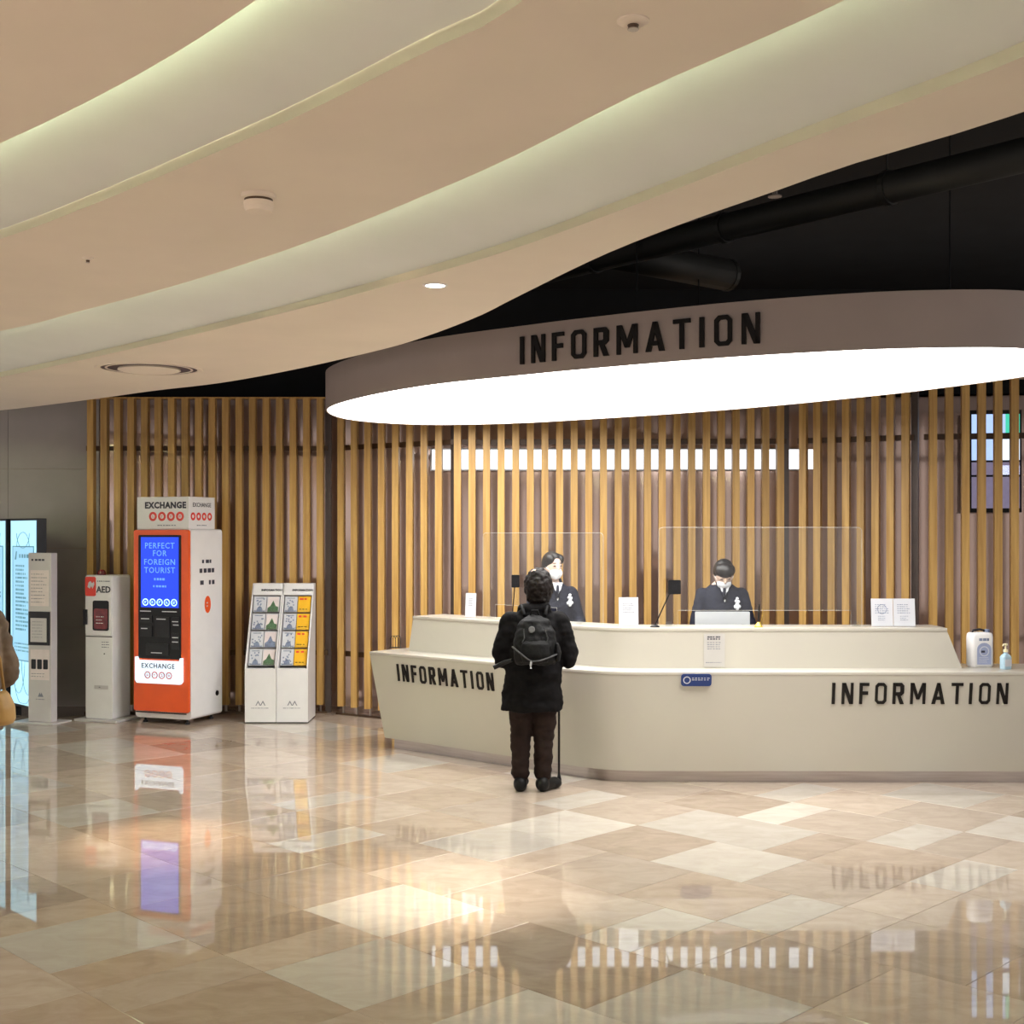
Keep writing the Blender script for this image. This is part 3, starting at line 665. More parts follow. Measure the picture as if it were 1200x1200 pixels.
# side print
for args in ((-.09,.09,1.47,1.51,1,3),(-.13,.13,1.38,1.43,1,4),(-.12,-.03,1.27,1.32,1,1),(.02,.12,1.27,1.32,1,2)):
    o = smallprint('side_lettering', *args[:4], args[4], DINK, kk, 0, .02, args[5], fill=.8); o.rotation_euler = (0,0,PI/2); o.location = (W2,.02,0)
mb = MB(); n = 24
o = MB().prism([(.05*math.cos(2*PI*k/n), 1.09+.08*math.sin(2*PI*k/n)) for k in range(n)], -.001, .0).build('side_badge', ORANGE, kk); o.rotation_euler = (0,0,PI/2); o.location = (W2,.02,0)
o = smallprint('badge_mark', -.02,.025,1.06,1.12,2,PAPER,kk,-.0012,.1,1,fill=.4); o.rotation_euler = (0,0,PI/2); o.location = (W2,.02,0)
MB().lathe([(.025,0),(.025,.004)], n=14).build('cable_port', BLACKP, kk, loc=(W2+.002,.17,.25), rot=(0,PI/2,0))
MB().box((-W2-.006,-D2+.03,1.05),(-W2+.002,-D2+.06,1.16)).build('door_lock', REDM, kk)

# ------------------------------------------------------------------ defibrillator cabinet
ae = thing('defibrillator_cabinet', 'narrow white floor cabinet with red window marked AED', 'cabinet', (-3.80, 12.05, 0), -.33)
MB().prism(rrect(-.24,.24,-.16,.16,.01,2), 0, 1) if False else None
MB().box((-.235,-.20,0),(.235,.19,.022)).build('base_plate', GREYW, ae, bevel=.004)
MB().prism(rrect(-.15,.15,.022,1.36,.02), -.14, .13).build('body', WHITE, ae, bevel=.005)
fy = -.14
dr = MB().prism(rrect(-.143,.143,.80,1.352,.02), fy-.012, fy).build('upper_door', WHITE, ae, bevel=.003)
MB().prism(rrect(-.06,.118,.845,1.125,.02), fy-.0145, fy-.010).build('window', BLACKP, dr)
DKR = mat('dark_red_case', (.16,.015,.018), .25, noise=.4, nscale=18)
MB().prism(rrect(-.045,.105,.86,1.05,.02), fy-.0165, fy-.0145).build('red_case', DKR, dr)
smallprint('printed_text', -.02,.085,.90,.99,3,PINKP,dr,fy-.0165,.4,4,fill=.22)
MB().prism(rrect(-.143,-.025,1.165,1.345,.018), fy-.0145, fy-.011).build('red_emblem', REDM, dr)
MB().prism([(-.105,1.29),(-.085,1.305),(-.065,1.285),(-.045,1.30),(-.04,1.275),(-.06,1.235),(-.075,1.26),(-.09,1.235),(-.115,1.25)], fy-.0165, fy-.0145).build('emblem_mark', PAPER, dr)
text('cabinet_lettering', 'AED', .082, DINK, dr, (.060, fy-.013, 1.225), bold=.0022)
smallprint('printed_text', -.01,.13,1.295,1.315,1,INK,dr,fy-.012,.05,8,fill=.5)
MB().box((-.158,fy-.03,.90),(-.118,fy-.004,1.04)).build('door_handle', DARKG, dr, bevel=.004)
MB().box((-.145,fy-.003,.785),(.145,fy+.001,.792)).build('seam', DARKG, ae)
smallprint('printed_text', .03,.12,.68,.75,3,INK,ae,fy,.4,4,fill=.3)
MB().lathe([(.006,0),(.006,.004)], n=10).build('lock', DARKG, ae, loc=(.06,fy,.63), rot=(PI/2,0,0))
MB().box((-.05,fy-.003,.30),(.10,fy,.335)).build('nameplate', GREYW, ae); smallprint('plate_mark', .0,.03,.312,.324,1,DINK,ae,fy-.003,.05,1)
MB().lathe([(.04,0),(.04,.012),(.034,.035),(.02,.048)], (-.06,-.02,1.36), 18).build('alarm_lamp', DKR, ae)

# ------------------------------------------------------------------ slim information stand
si = thing('information_stand', 'slim pale grey notice stand with framed sheet beside the glowing panel', 'stand', (-4.33, 11.84, 0), -.30)
MB().box((-.26,-.14,0),(.20,.14,.014)).build('base_plate', GREYW, si, bevel=.003)
MB().box((-.125,-.06,.014),(.125,.03,1.57)).build('post_body', GREYW, si, bevel=.006)
fy = -.06
smallprint('header_lettering', -.09,.06,1.49,1.52,1,DINK,si,fy,.1,4,fill=.6)
MB().box((-.10,fy-.003,1.08),(.10,fy,1.41)).build('poster', PINKP, si); smallprint('printed_text', -.09,.09,1.10,1.39,9,INK,si,fy-.003,.3,7,fill=.18)
MB().box((-.115,fy-.014,.72),(.115,fy-.002,1.03)).build('frame', DARKG, si, bevel=.003); MB().box((-.09,fy-.0155,.75),(.085,fy-.014,.97)).build('framed_sheet', GREYW, si)
smallprint('printed_text', -.07,.07,.78,.95,6,INK,si,fy-.0155,.3,6,fill=.15)
MB().box((-.10,fy-.002,.40),(.105,fy,.68)).build('label_plate', PINKP, si)
for k in range(3): MB().prism(rrect(-.09+k*.065,-.04+k*.065,.50,.59,.008), fy-.004, fy-.002).build('pictogram', DARKG, si)
smallprint('printed_text', -.09,.09,.42,.47,2,INK,si,fy-.002,.4,6,fill=.2)
MB().prism([(-.02,.245),(0,.285),(.01,.265),(.02,.285),(.04,.245)], fy-.001, fy).build('logo_mark', INK, si); smallprint('printed_text', -.04,.06,.215,.23,1,INK,si,fy,.1,8,fill=.5)

# ------------------------------------------------------------------ glowing wall panels (backlit information boards)
def lightbox(label, c, L):
    rz = math.atan2(-.42,.41)
    t = thing('lightbox_board', label, 'lightbox', (c[0],c[1],.0), rz)
    MB().box((-L/2-.02,0,.10),(L/2+.02,.09,1.89)).build('casing', DARKG, t, bevel=.003)
    MB().box((-L/2,-.004,.125),(L/2,.002,1.87)).build('lit_face', LBOX, t)
    MB().box((-L/2+.06,-.007,.55),(L/2-.05,-.004,1.62)).build('poster', LBOXIN, t)
    fr_ = MB()
    for x0,x1,z0_,z1_ in ((-L/2+.05,-L/2+.06,.54,1.63),(L/2-.05,L/2-.04,.54,1.63),(-L/2+.05,L/2-.04,.54,.55),(-L/2+.05,L/2-.04,1.62,1.63)): fr_.box((x0,-.009,z0_),(x1,-.004,z1_))
    fr_.build('poster_border', LINK, t)
    MB().prism([(-L/2+.10,1.50),(-L/2+.13,1.58),(-L/2+.15,1.58),(-L/2+.13,1.50)], -.009, -.007).build('poster_mark', LINK, t)
    smallprint('printed_text', -L/2+.2,L/2-.09,1.51,1.56,1,LINK,t,-.007,.1,5,fill=.7)
    smallprint('printed_text', -L/2+.12,L/2-.08,.82,1.46,17,LINK,t,-.007,.55,9,fill=.5); smallprint('printed_text', -L/2+.10,L/2-.08,.62,.72,3,LINK,t,-.007,.2,12,fill=.4)
    ov = MB()
    for cx, cz, rx_, rz_, a0, a1 in ((.0,.42,.20,.30,PI,2*PI),(-.10,.55,.14,.32,PI*1.2,PI*2),(.11,.55,.14,.32,PI,PI*1.8),(0,1.75,.14,.14,PI,2*PI),(0,1.62,.14,.14,0,PI)):
        ov.tube([(cx+rx_*math.cos(a0+(a1-a0)*k/16), -.006, max(.14,min(1.86,cz+rz_*math.sin(a0+(a1-a0)*k/16)))) for k in range(17)], .003, 5)
    ov.build('line_ornament', LINK, t)
    MB().box((-L/2,.02,0),(-L/2+.05,.08,.10)).box((L/2-.05,.02,0),(L/2,.08,.10)).build('legs', DARKG, t)
    return t
lightbox('tall glowing pale blue board directly behind the slim notice stand', (-4.625,12.12), .56)
lightbox('glowing pale blue board beyond the first one, cut by the dark gap', (-5.065,12.535), .50)

# ------------------------------------------------------------------ brochure racks and leaflets
def rack(label, x0, d, yellow):
    W = .288; y0 = d
    t = thing('brochure_rack', label, 'rack', (x0+W/2, d, 0), 0)
    prof = [(0,0),(.44,0),(.46,1.27),(.385,1.27),(.06,.55),(0,.50)]
    # body: side panels, back, plinth box, header, sloping tray with shelves
    for s in (-1, 1): MB().prismx([(0,.012),(.44,.012),(.46,1.275),(.37,1.275),(.0,.52)], s*(W/2)-(.012 if s > 0 else 0), s*(W/2)+(0 if s > 0 else .012)).build('side_panel', WHITE, t)
    MB().box((-W/2+.012,.001,.012),(W/2-.012,.43,.505)).build('lower_box', WHITE, t)
    MB().prismx([(.425,.50),(.44,.50),(.46,1.275),(.445,1.275)], -W/2+.012, W/2-.012).build('back_panel', WHITE, t)
    sl = lambda k: (.03+(.345-.03)*k, .52+(1.24-.52)*k)      # slope line (y,z)
    # sloping back tray
    a, b = sl(0), sl(1)
    MB().prismx([(a[0]+.07,a[1]),(b[0]+.07,b[1]),(b[0]+.078,b[1]),(a[0]+.078,a[1])], -W/2+.012, W/2-.012).build('tray', GREYW, t)
    h0, h1 = sl(.90), sl(1.0)
    hd = MB().prismx([(h0[0]-.005,h0[1]),(h1[0]+.005,h1[1]+.035),(h1[0]+.09,h1[1]+.035),(h0[0]+.07,h0[1])], -W/2+.012, W/2-.012).build('header', WHITE, t)
    text('header_lettering', 'INFORMATION', .028, DINK, t, (.045, h0[0]+.008, h0[1]+.045), rot=(PI/2-.44,0,0), bold=.0006, spacing=1.05, depth=.002)
    ang = math.atan2(.345-.03, .72)
    for r in range(4):
        c = sl(.015+r*.222)
        MB().prismx([(c[0]-.002,c[1]-.012),(c[0]+.075,c[1]-.012),(c[0]+.075,c[1]-.006),(c[0]+.004,c[1]-.006),(c[0]+.008,c[1]+.02),(c[0]+.002,c[1]+.02)], -W/2+.012, W/2-.012).build('shelf_lip', ACRYL, t)
        for k in range(2):
            xc = -.062+k*.124; base = sl(.02+r*.222); wv = .118; hv = .157
            yl = k == 1 and yellow
            lab = ('yellow leaflet stack in the right brochure rack' if yl else 'pale patterned leaflet stack in the right brochure rack' if yellow else
                   'pale patterned leaflet stack in the left brochure rack' if k == 0 else ('green' if r != 1 else 'blue grey')+' pictured leaflet stack in the left brochure rack')
            if yellow: lab = lab.replace('right brochure rack', 'brochure rack with yellow leaflets')
            else: lab = lab.replace('left brochure rack', 'brochure rack without yellow leaflets')
            lab = lab.replace(' in the ', ' on the '+('bottom','third','second','top')[r]+' shelf of the ')
            l = thing('leaflet_stack', lab, 'leaflet', (x0+W/2+xc, d+base[0]+.018, base[1]-.004), 0, 'leaflets in the brochure racks: '+('yellow' if yl else 'pictured' if k == 1 else 'patterned, yellow rack' if yellow else 'patterned, other rack'))
            l.rotation_euler = (-ang, 0, 0)
            MB().box((-wv/2,0,0),(wv/2,.022,hv)).build('sheets', YEL if yl else PAPER, l)
            if yl:
                smallprint('cover_print', -.045,.045,.115,.145,1,REDM,l,0,.3,2,fill=.6); smallprint('cover_print', -.045,.045,.02,.035,1,LETTER,l,0,.2,3,fill=.5)
            elif k == 0:
                mb = MB()
                for q in range(9):
                    px_, pz_ = random.uniform(-.042,.042), random.uniform(.03,.13); mb.box((px_-.006,-.001,pz_-.006),(px_+.006,0,pz_+.008))
                mb.prism([(-.05,.002),(.05,.002),(.05,.018),(.03,.012),(.02,.045),(0,.06),(-.02,.045),(-.03,.012),(-.05,.02)], -.0012, 0)
                mb.box((-.04,-.001,.135),(.035,0,.142)); mb.build('cover_print', BLUEP, l)
            else:
                mb = MB().prism([(-.05,.0),(.05,.0),(.05,.05),(.025,.06),(.0,.115),(-.025,.06),(-.05,.04)], -.0012, 0); mb.build('cover_print', GRN if r < 1 or r > 1 else BLUEP, l)
                MB().box((-.052,-.0008,.0),(.052,0,.149)).build('cover_tint', PINKP, l)
    lg = MB()
    for sx_ in (-1,1): lg.prism([(sx_*.022-.024,.165),(sx_*.022-.016,.165),(sx_*.022,.195),(sx_*.022+.016,.165),(sx_*.022+.024,.165),(sx_*.022,.21)], -.001, .001)
    lg.build('logo_mark', INK, t); smallprint('logo_lettering', -.085,.075,.135,.147,1,INK,t,.001,.02,14,fill=.5)
    MB().box((-W/2+.004,.02,0),(W/2-.004,.42,.012)).build('kick_base', DARKG, t)
    return t
xl = (286.6-600)/F*11.77
rack('white sloped brochure rack standing closer to the exchange machine', xl, 11.78, False)
rack('white sloped brochure rack holding a column of yellow leaflets', xl+.293, 11.78, True)

# ------------------------------------------------------------------ ceiling fittings
def annulus(prof, n=48):
    mb = MB(); mb.loft([[(r*math.cos(2*PI*k/n), r*math.sin(2*PI*k/n), z) for r, z in prof] for k in range(n)]+[[(r, 0, z) for r, z in prof]], cap=False); return mb
def downlight(label, p, energy, rz=0, aim=None, blend=.7, size=75, vis=True):
    t = thing('downlight', label, 'light', p)
    v = []
    autosmooth(annulus([(.043,.002),(.055,.002),(.057,-.002),(.052,-.006),(.043,-.004)], 28).build('rim', WHITE, t))
    MB().lathe([(.044,-.003),(.044,.001)], n=24).build('lens', LAMPE, t)
    ld = bpy.data.lights.new('lamp', 'SPOT'); ld.energy = energy; ld.spot_size = math.radians(size); ld.spot_blend = blend; ld.color = (1,.88,.74); ld.shadow_soft_size = .04
    lo = bpy.data.objects.new('lamp', ld); COL.objects.link(lo); lo.parent = t; lo.location = (0,0,-.012)
    if aim: lo.rotation_euler = (Vector(aim)-Vector(p)).to_track_quat('-Z','Y').to_euler()
    return t
downlight('small round glowing downlight set in the outer ceiling panel', at(510,334,ZC), 360, size=36, aim=(-.30,6.30,0), blend=1.0)
for i, (x, y) in enumerate(((-3.2,1.2),(-1.4,.4),(-5.2,3.0),(-4.4,-1.5),(-1.6,-2.2),(-7,1))):  # fill lamps added out of view to brighten the room
    downlight('added round fill downlight in the nearest ceiling panel', (x,y,ZC), FILL_SPOT_E, size=120, blend=1).__setitem__('group', 'added fill downlights in the nearest ceiling panel')
# round air diffuser with an added spot lamp for the warm pool on the floor
c = at(175,432,ZC); df = thing('air_diffuser', 'large round recessed ceiling diffuser with concentric rings', 'diffuser', c)
autosmooth(annulus([(.350,0),(.345,-.006),(.316,-.006),(.312,0)]).build('outer_ring', PLASTER, df))
autosmooth(annulus([(.312,0),(.311,-.0015),(.190,-.0015),(.189,0)]).build('slot_shade_ring', RAILM, df))  # flat ring coloured dark for the shade inside the slot
autosmooth(annulus([(.285,-.001),(.284,-.004),(.270,-.004),(.269,-.001)]).build('inner_ring', PLASTER, df))
autosmooth(MB().lathe([(.200,0),(.205,-.012),(.17,-.020),(.08,-.027),(.01,-.030)], n=40).build('centre_dome', PLASTER, df))
ld = bpy.data.lights.new('lamp','SPOT'); ld.energy = 380; ld.spot_size = math.radians(26); ld.spot_blend = .9; ld.color = (1,.72,.46); ld.shadow_soft_size = .05
lo = bpy.data.objects.new('lamp', ld); COL.objects.link(lo); lo.parent = df; lo.location = (.0,-.1,-.04)
lo.rotation_euler = (Vector((-1.95,7.35,0))-c).to_track_quat('-Z','Y').to_euler()
# smoke detector
c = at(303,228,ZC); sd = thing('smoke_detector', 'cream round smoke detector on the middle ceiling panel', 'smoke detector', c)
autosmooth(MB().lathe([(.056,0),(.056,-.012),(.050,-.016)], n=28).build('base', PLASTER, sd)); autosmooth(MB().lathe([(.046,-.016),(.046,-.024)], n=28).build('vent_gap', RAILM, sd))
autosmooth(MB().lathe([(.048,-.024),(.048,-.036),(.047,-.037),(.047,-.041),(.048,-.042),(.042,-.056),(.01,-.058)], n=28).build('sensor_head', PLASTER, sd))
# sprinklers
def sprinkler(label, c, r):
    t = thing('sprinkler', label, 'sprinkler', c)
    autosmooth(MB().lathe([(r,0),(r,-.003),(r*.6,-.010),(r*.4,-.010)], n=24).build('escutcheon', PLASTER, t)); MB().lathe([(r*.38,-.008),(r*.3,-.016),(r*.3,-.018)], n=12).build('head', RAILM, t); MB().lathe([(r*.36,-.018),(r*.36,-.020)], n=12).build('deflector', STEEL, t)
sprinkler('round sprinkler head in the middle ceiling panel near its front edge', at(742,24,ZC), .035)
sprinkler('tiny dark sprinkler head alone in the middle ceiling panel', at(103,302,ZC), .022)
c = at(908,228,3.2); sp = thing('sprinkler', 'dangling sprinkler head under the dark duct', 'sprinkler', c)
MB().tube([(0,0,0),(0,0,.9)], .012, 8).build('drop_pipe', DUCTM, sp); MB().lathe([(.03,-.01),(.03,-.006),(.012,0),(.012,.03)], n=14).build('head', STEEL, sp)

# ------------------------------------------------------------------ people
def capsule(mb, p0, r0, p1, r1, n=14):
    p0, p1 = Vector(p0), Vector(p1); t = (p1-p0); L = t.length; t = t.normalized() if L > 1e-6 else Vector((0,0,1))
    u = t.cross(Vector((0,.1,1)));  u = t.cross(Vector((1,0,0))) if u.length < .1 else u; u.normalize(); q = t.cross(u)
    rings = []
    for k in range(1, 5): a = -PI/2+PI/2*k/4.; rings.append((p0+t*r0*math.sin(a), r0*math.cos(a)))
    for k in range(0, 4): a = PI/2*k/4.; rings.append((p1+t*r1*math.sin(a), r1*math.cos(a)))
    mb.loft([[c+u*max(r,1e-4)*math.cos(2*PI*i/n)+q*max(r,1e-4)*math.sin(2*PI*i/n) for i in range(n)] for c, r in rings])
def ellip(mb, c, r, rot=(0,0,0), n=18):
    M = Euler(rot).to_matrix(); c = Vector(c)
    mb.loft([[c+M@Vector((r[0]*math.sin(PI*j/12)*math.cos(2*PI*i/n), r[1]*math.sin(PI*j/12)*math.sin(2*PI*i/n), -r[2]*math.cos(PI*j/12))) for i in range(n)] for j in range(1, 12)])
def rings(mb, L, n=24):     # list of (cx,cy,z,rx,ry)
    mb.loft([[(cx+rx*math.cos(2*PI*i/n), cy+ry*math.sin(2*PI*i/n), z) for i in range(n)] for cx,cy,z,rx,ry in L])
def blob(name, prims, m, parent, voxel=.009, it=5, wr=None):
    mb = MB()
    for p in prims:
        if p[0] == 'c': capsule(mb, *p[1:])
        elif p[0] == 'e': ellip(mb, *p[1:])
        elif p[0] == 'r': rings(mb, p[1])
        elif p[0] == 'b': mb.box(p[1], p[2])
    me = mb.mesh(name, m); o = link(name, me, None)
    md = o.modifiers.new('r', 'REMESH'); md.mode = 'VOXEL'; md.voxel_size = voxel
    if it: s = o.modifiers.new('s', 'SMOOTH'); s.iterations = it; s.factor = .5
    dg = bpy.context.evaluated_depsgraph_get(); m2 = bpy.data.meshes.new_from_object(o.evaluated_get(dg)); m2.name = name
    bpy.data.objects.remove(o)
    m2.materials.clear(); [m2.materials.append(k) for k in (m if isinstance(m, (list, tuple)) else [m])]
    for p in m2.polygons: p.use_smooth = True
    if wr:
        me2 = m2; amp, fq, st = wr
        nn = [v.normal.copy() for v in me2.vertices]
        for v, n_ in zip(me2.vertices, nn):
            c = v.co; v.co = c+n_*amp*(mnoise.noise(Vector((c.x*fq, c.y*fq, c.z*fq*st)))+.5*mnoise.noise(Vector((c.x*fq*2.3, c.y*fq*2.3, c.z*fq*2.3*st+7))))
    return link(name, m2, parent)
def hand(wr, dirv, palmn, s=1, curl=.6):
    """palm and five curled fingers; returns prims. dirv = pointing direction, palmn = palm normal, s = thumb side sign"""
    wr, d, nrm = Vector(wr), Vector(dirv).normalized(), Vector(palmn).normalized(); side = d.cross(nrm)*s; P = []
    for k in range(4):
        off = side*(.027-.018*k); b = wr+d*.085+off
        P.append(('c', wr+off*.5, .016, b, .0115))
        l = (.036,.041,.038,.030)[k]; a = b; ang = 0
        for j in range(3):
            ang += curl; dd_ = d*math.cos(ang)+nrm*math.sin(ang); e = a+dd_*l*(1-.22*j); P.append(('c', a, .0092-.0008*j, e, .0086-.0008*j)); a = e
    a = wr+d*.03+side*.028; e = a+(side*.7+d*.6+nrm*.3).normalized()*.038; g = e+(d*.8+nrm*.6).normalized()*.03
    P += [('c', wr+d*.01, .014, a, .013), ('c', a, .012, e, .0105), ('c', e, .010, g, .0085)]
    return P
def body_prims(J, hw=.075, head=None, fem=True):
    hc, hr, hrot = head; P = []
    P += [('e', hc, hr, hrot)]
    M = Euler(hrot).to_matrix(); H = lambda x,y,z: Vector(hc)+M@Vector((x*hr[0], y*hr[1], z*hr[2]))
    P += [('e', H(0,.30,-.62), (hr[0]*.72,hr[1]*.62,hr[2]*.42), hrot), ('e', H(0,1.02,-.12), (.011,.016,.020), hrot), ('e', H(0,.95,-.50),(.020,.010,.007),hrot)]
    for s in (-1,1): P += [('e', H(s*.98,-.08,-.08), (.010,.018,.030), hrot), ('e', H(s*.38,.84,.10),(.016,.012,.010),hrot)]
    nk = J['neck']; P += [('c', nk, .052, H(0,-.15,-.55), .050)]
    P += [('r', J['torso'])]
    for s in 'LR':
        P += [('c', J['sh'+s], .055, J['el'+s], .042), ('c', J['el'+s], .040, J['wr'+s], .027)]
        P += [('c', J['hip'+s], .082, J['kn'+s], .056), ('c', J['kn'+s], .055, J['an'+s], .036), ('c', J['an'+s], .030, J['toe'+s], .016)]
        P += J.get('hand'+s, [])
    return P, H
# --- elderly visitor seen from behind (faces +y)
mx, my = (626-600)/F*8.74, 8.72
man = thing('person', 'person in black coat and dark trousers standing at the desk, seen from behind', 'person', (mx,my,0), 0)
J = dict(neck=(.005,0,1.215), torso=[(0,.0,.70,.15,.10),(0,0,.80,.155,.11),(0,0,.95,.15,.11),(0,-.01,1.08,.165,.11),(0,-.01,1.17,.155,.095),(0,0,1.225,.07,.06)],
         shL=(-.155,-.005,1.155), elL=(-.215,.0,.93), wrL=(-.12,.23,.93), shR=(.165,-.005,1.155), elR=(.225,.02,.945), wrR=(.185,.24,.86),
         hipL=(-.085,0,.72), knL=(-.092,.02,.40), anL=(-.093,-.02,.075), toeL=(-.088,.12,.035), hipR=(.085,0,.72), knR=(.068,.02,.40), anR=(.055,-.02,.075), toeR=(.12,.06,.035))
J['handL'] = hand((-.12,.235,.93),(.4,.9,-.1),(.6,-.3,-.7),-1,.5); J['handR'] = hand((.185,.245,.86),(-.05,.8,-.45),(-.9,0,-.2),1,.85)
hd = ((.030,.005,1.385),(.082,.095,.125),(.22,0,0))
P, H = body_prims(J, head=hd)
blob('body', P, SKIN, man, .008, 3)
blob('hair', [('e', H(0,-.10,.12), (.097,.108,.122), hd[2]), ('e', H(0,-.30,-.40), (.088,.072,.085), hd[2]), ('e', H(-.98,-.05,.0),(.02,.04,.055),hd[2]), ('e', H(.98,-.05,.0),(.02,.04,.055),hd[2])], HAIRM, man, .007, 2, (.010, 38, 1))
blob('bald_glare', [('e', H(-.42,-.42,.97), (.020,.015,.010), (.5,-.55,0))], SKIN, man, .005, 2)  # small skin-coloured spot stands in for glare on the balding crown
coat = blob('coat', [('r', [(-.018,-.005,.545,.213,.150),(-.016,-.005,.60,.208,.150),(-.01,0,.75,.198,.15),(0,0,.90,.190,.145),(0,-.01,1.05,.192,.140),(.002,-.012,1.14,.180,.122),(.004,-.01,1.20,.135,.095),(.01,0,1.245,.082,.078)]),
     ('c',(-.155,-.005,1.145),.078,(-.212,-.005,.94),.078), ('c',(-.212,-.005,.94),.076,(-.13,.20,.93),.060), ('c',(.165,-.005,1.145),.078,(.222,.015,.95),.080), ('c',(.222,.015,.95),.080,(.17,.21,.87),.060),
     ('c',(-.05,-.05,1.235),.045,(.07,-.05,1.24),.045), ('e',(-.205,.0,.89),(.06,.07,.06)), ('e',(.235,.0,.90),(.055,.07,.075))], COAT, man, .009, 4, (.013, 9, 1.6))
sh = MB(); 
blob('trousers', [('c',(-.088,0,.72),.100,(-.094,.012,.40),.072), ('c',(-.094,.012,.40),.072,(-.095,-.008,.115),.060), ('c',(.085,0,.72),.100,(.067,.012,.40),.072), ('c',(.067,.012,.40),.072,(.058,-.008,.115),.060), ('e',(0,0,.74),(.165,.12,.10))], TROUS, man, .009, 3, (.010, 9, 2.2))
for s, (a, t) in (('L',((-.095,-.035,0),(-.085,.135,0))), ('R',((.055,-.035,0),(.140,.075,0)))):
    b = blob('shoe', [('e',(a[0],a[1],.052),(.048,.060,.055)), ('c',(a[0],a[1],.042),.042,(t[0],t[1],.040),.040), ('e',(t[0],t[1],.036),(.052,.055,.036))], mat('black_leather', (.006,.006,.006), .45, spec=.2, noise=.3), man, .006, 3)
    for v in b.data.vertices: v.co.z = max(v.co.z, .001)
# backpack
bpk = thing('backpack', 'black nylon backpack with grey round patch worn by the person in black', 'backpack', (mx,my,0))
bb = blob('pack_body', [('r', [(.002,-.205,.875,.125,.065),(.002,-.215,.90,.142,.085),(.002,-.215,1.00,.145,.092),(.002,-.205,1.10,.132,.082),(.002,-.19,1.17,.10,.06),(.002,-.18,1.20,.05,.03)])], PACK, bpk, .008, 3, (.010, 14, 1))
blob('front_pocket', [('r', [(.002,-.285,.90,.085,.030),(.002,-.295,.95,.098,.036),(.002,-.290,1.02,.092,.030),(.002,-.278,1.05,.06,.018)])], PACK, bpk, .006, 3)
blob('side_pocket', [('r', [(.148,-.20,.90,.02,.055),(.152,-.20,.96,.026,.06),(.146,-.20,1.02,.014,.05)])], PACK, bpk, .006, 3)
MB().lathe([(.022,0),(.022,.006),(.018,.009)], n=20).build('round_patch', GREYP, bpk, loc=(-.022,-.281,1.115), rot=(PI/2-.25,0,0))
STRAPM = mat('grey_strap', (.03,.03,.032), .6, noise=.3, nscale=30)
MB().tube([(-.15,-.26,1.00),(-.10,-.325,.965),(-.05,-.336,.925),(-.02,-.34,.91),(.03,-.338,.915),(.10,-.30,.935),(.145,-.255,.95)], .006, 6).build('compression_strap', STRAPM, bpk)
MB().tube([(-.025,-.338,.915),(-.03,-.343,.885),(-.028,-.343,.865)], .007, 6).build('buckle_tail', ALU, bpk)
MB().tube([(.06,-.288,1.13),(.085,-.292,1.06),(.07,-.302,1.0),(.09,-.298,.95)], .004, 6).build('bungee_cord', STRAPM, bpk); MB().tube([(-.075,-.285,1.12),(-.07,-.297,1.06),(-.085,-.30,1.03)], .004, 6).build('bungee_cord', STRAPM, bpk)
for s in (-1,1): MB().tube([(s*.07,-.15,1.20),(s*.085,-.07,1.262),(s*.10,.04,1.245),(s*.12,.125,1.12),(s*.13,.13,1.0),(s*.14,.02+.12,.93)], .013, 8).build('shoulder_strap', PACK, bpk, smooth=True)
MB().tube([(-.03,-.17,1.20),(-.02,-.175,1.235),(.02,-.175,1.235),(.03,-.17,1.20)], .007, 8).build('haul_loop', PACK, bpk)
MB().tube([(-.15,-.19,.905),(-.20,-.15,.885),(-.245,-.13,.862),(-.275,-.13,.848)], [.012,.016,.016,.015], 8).build('loose_strap_end', BLACKP, bpk)
# cane
cn = thing('walking_cane', 'thin dark walking cane held upright beside the person in black coat', 'cane', (mx+.181,my+.335,0))
MB().lathe([(.017,0),(.017,.012),(.010,.04),(.0085,.05)], n=12).build('rubber_tip', BLACKP, cn); MB().tube([(0,0,.04),(0,0,.83)], .0085, 10).build('shaft', LETTER, cn)
MB().tube([(0,0,.82),(0,-.005,.845),(-.01,-.03,.855),(-.01,-.06,.852)], .011, 8).build('grip', BLACKP, cn)

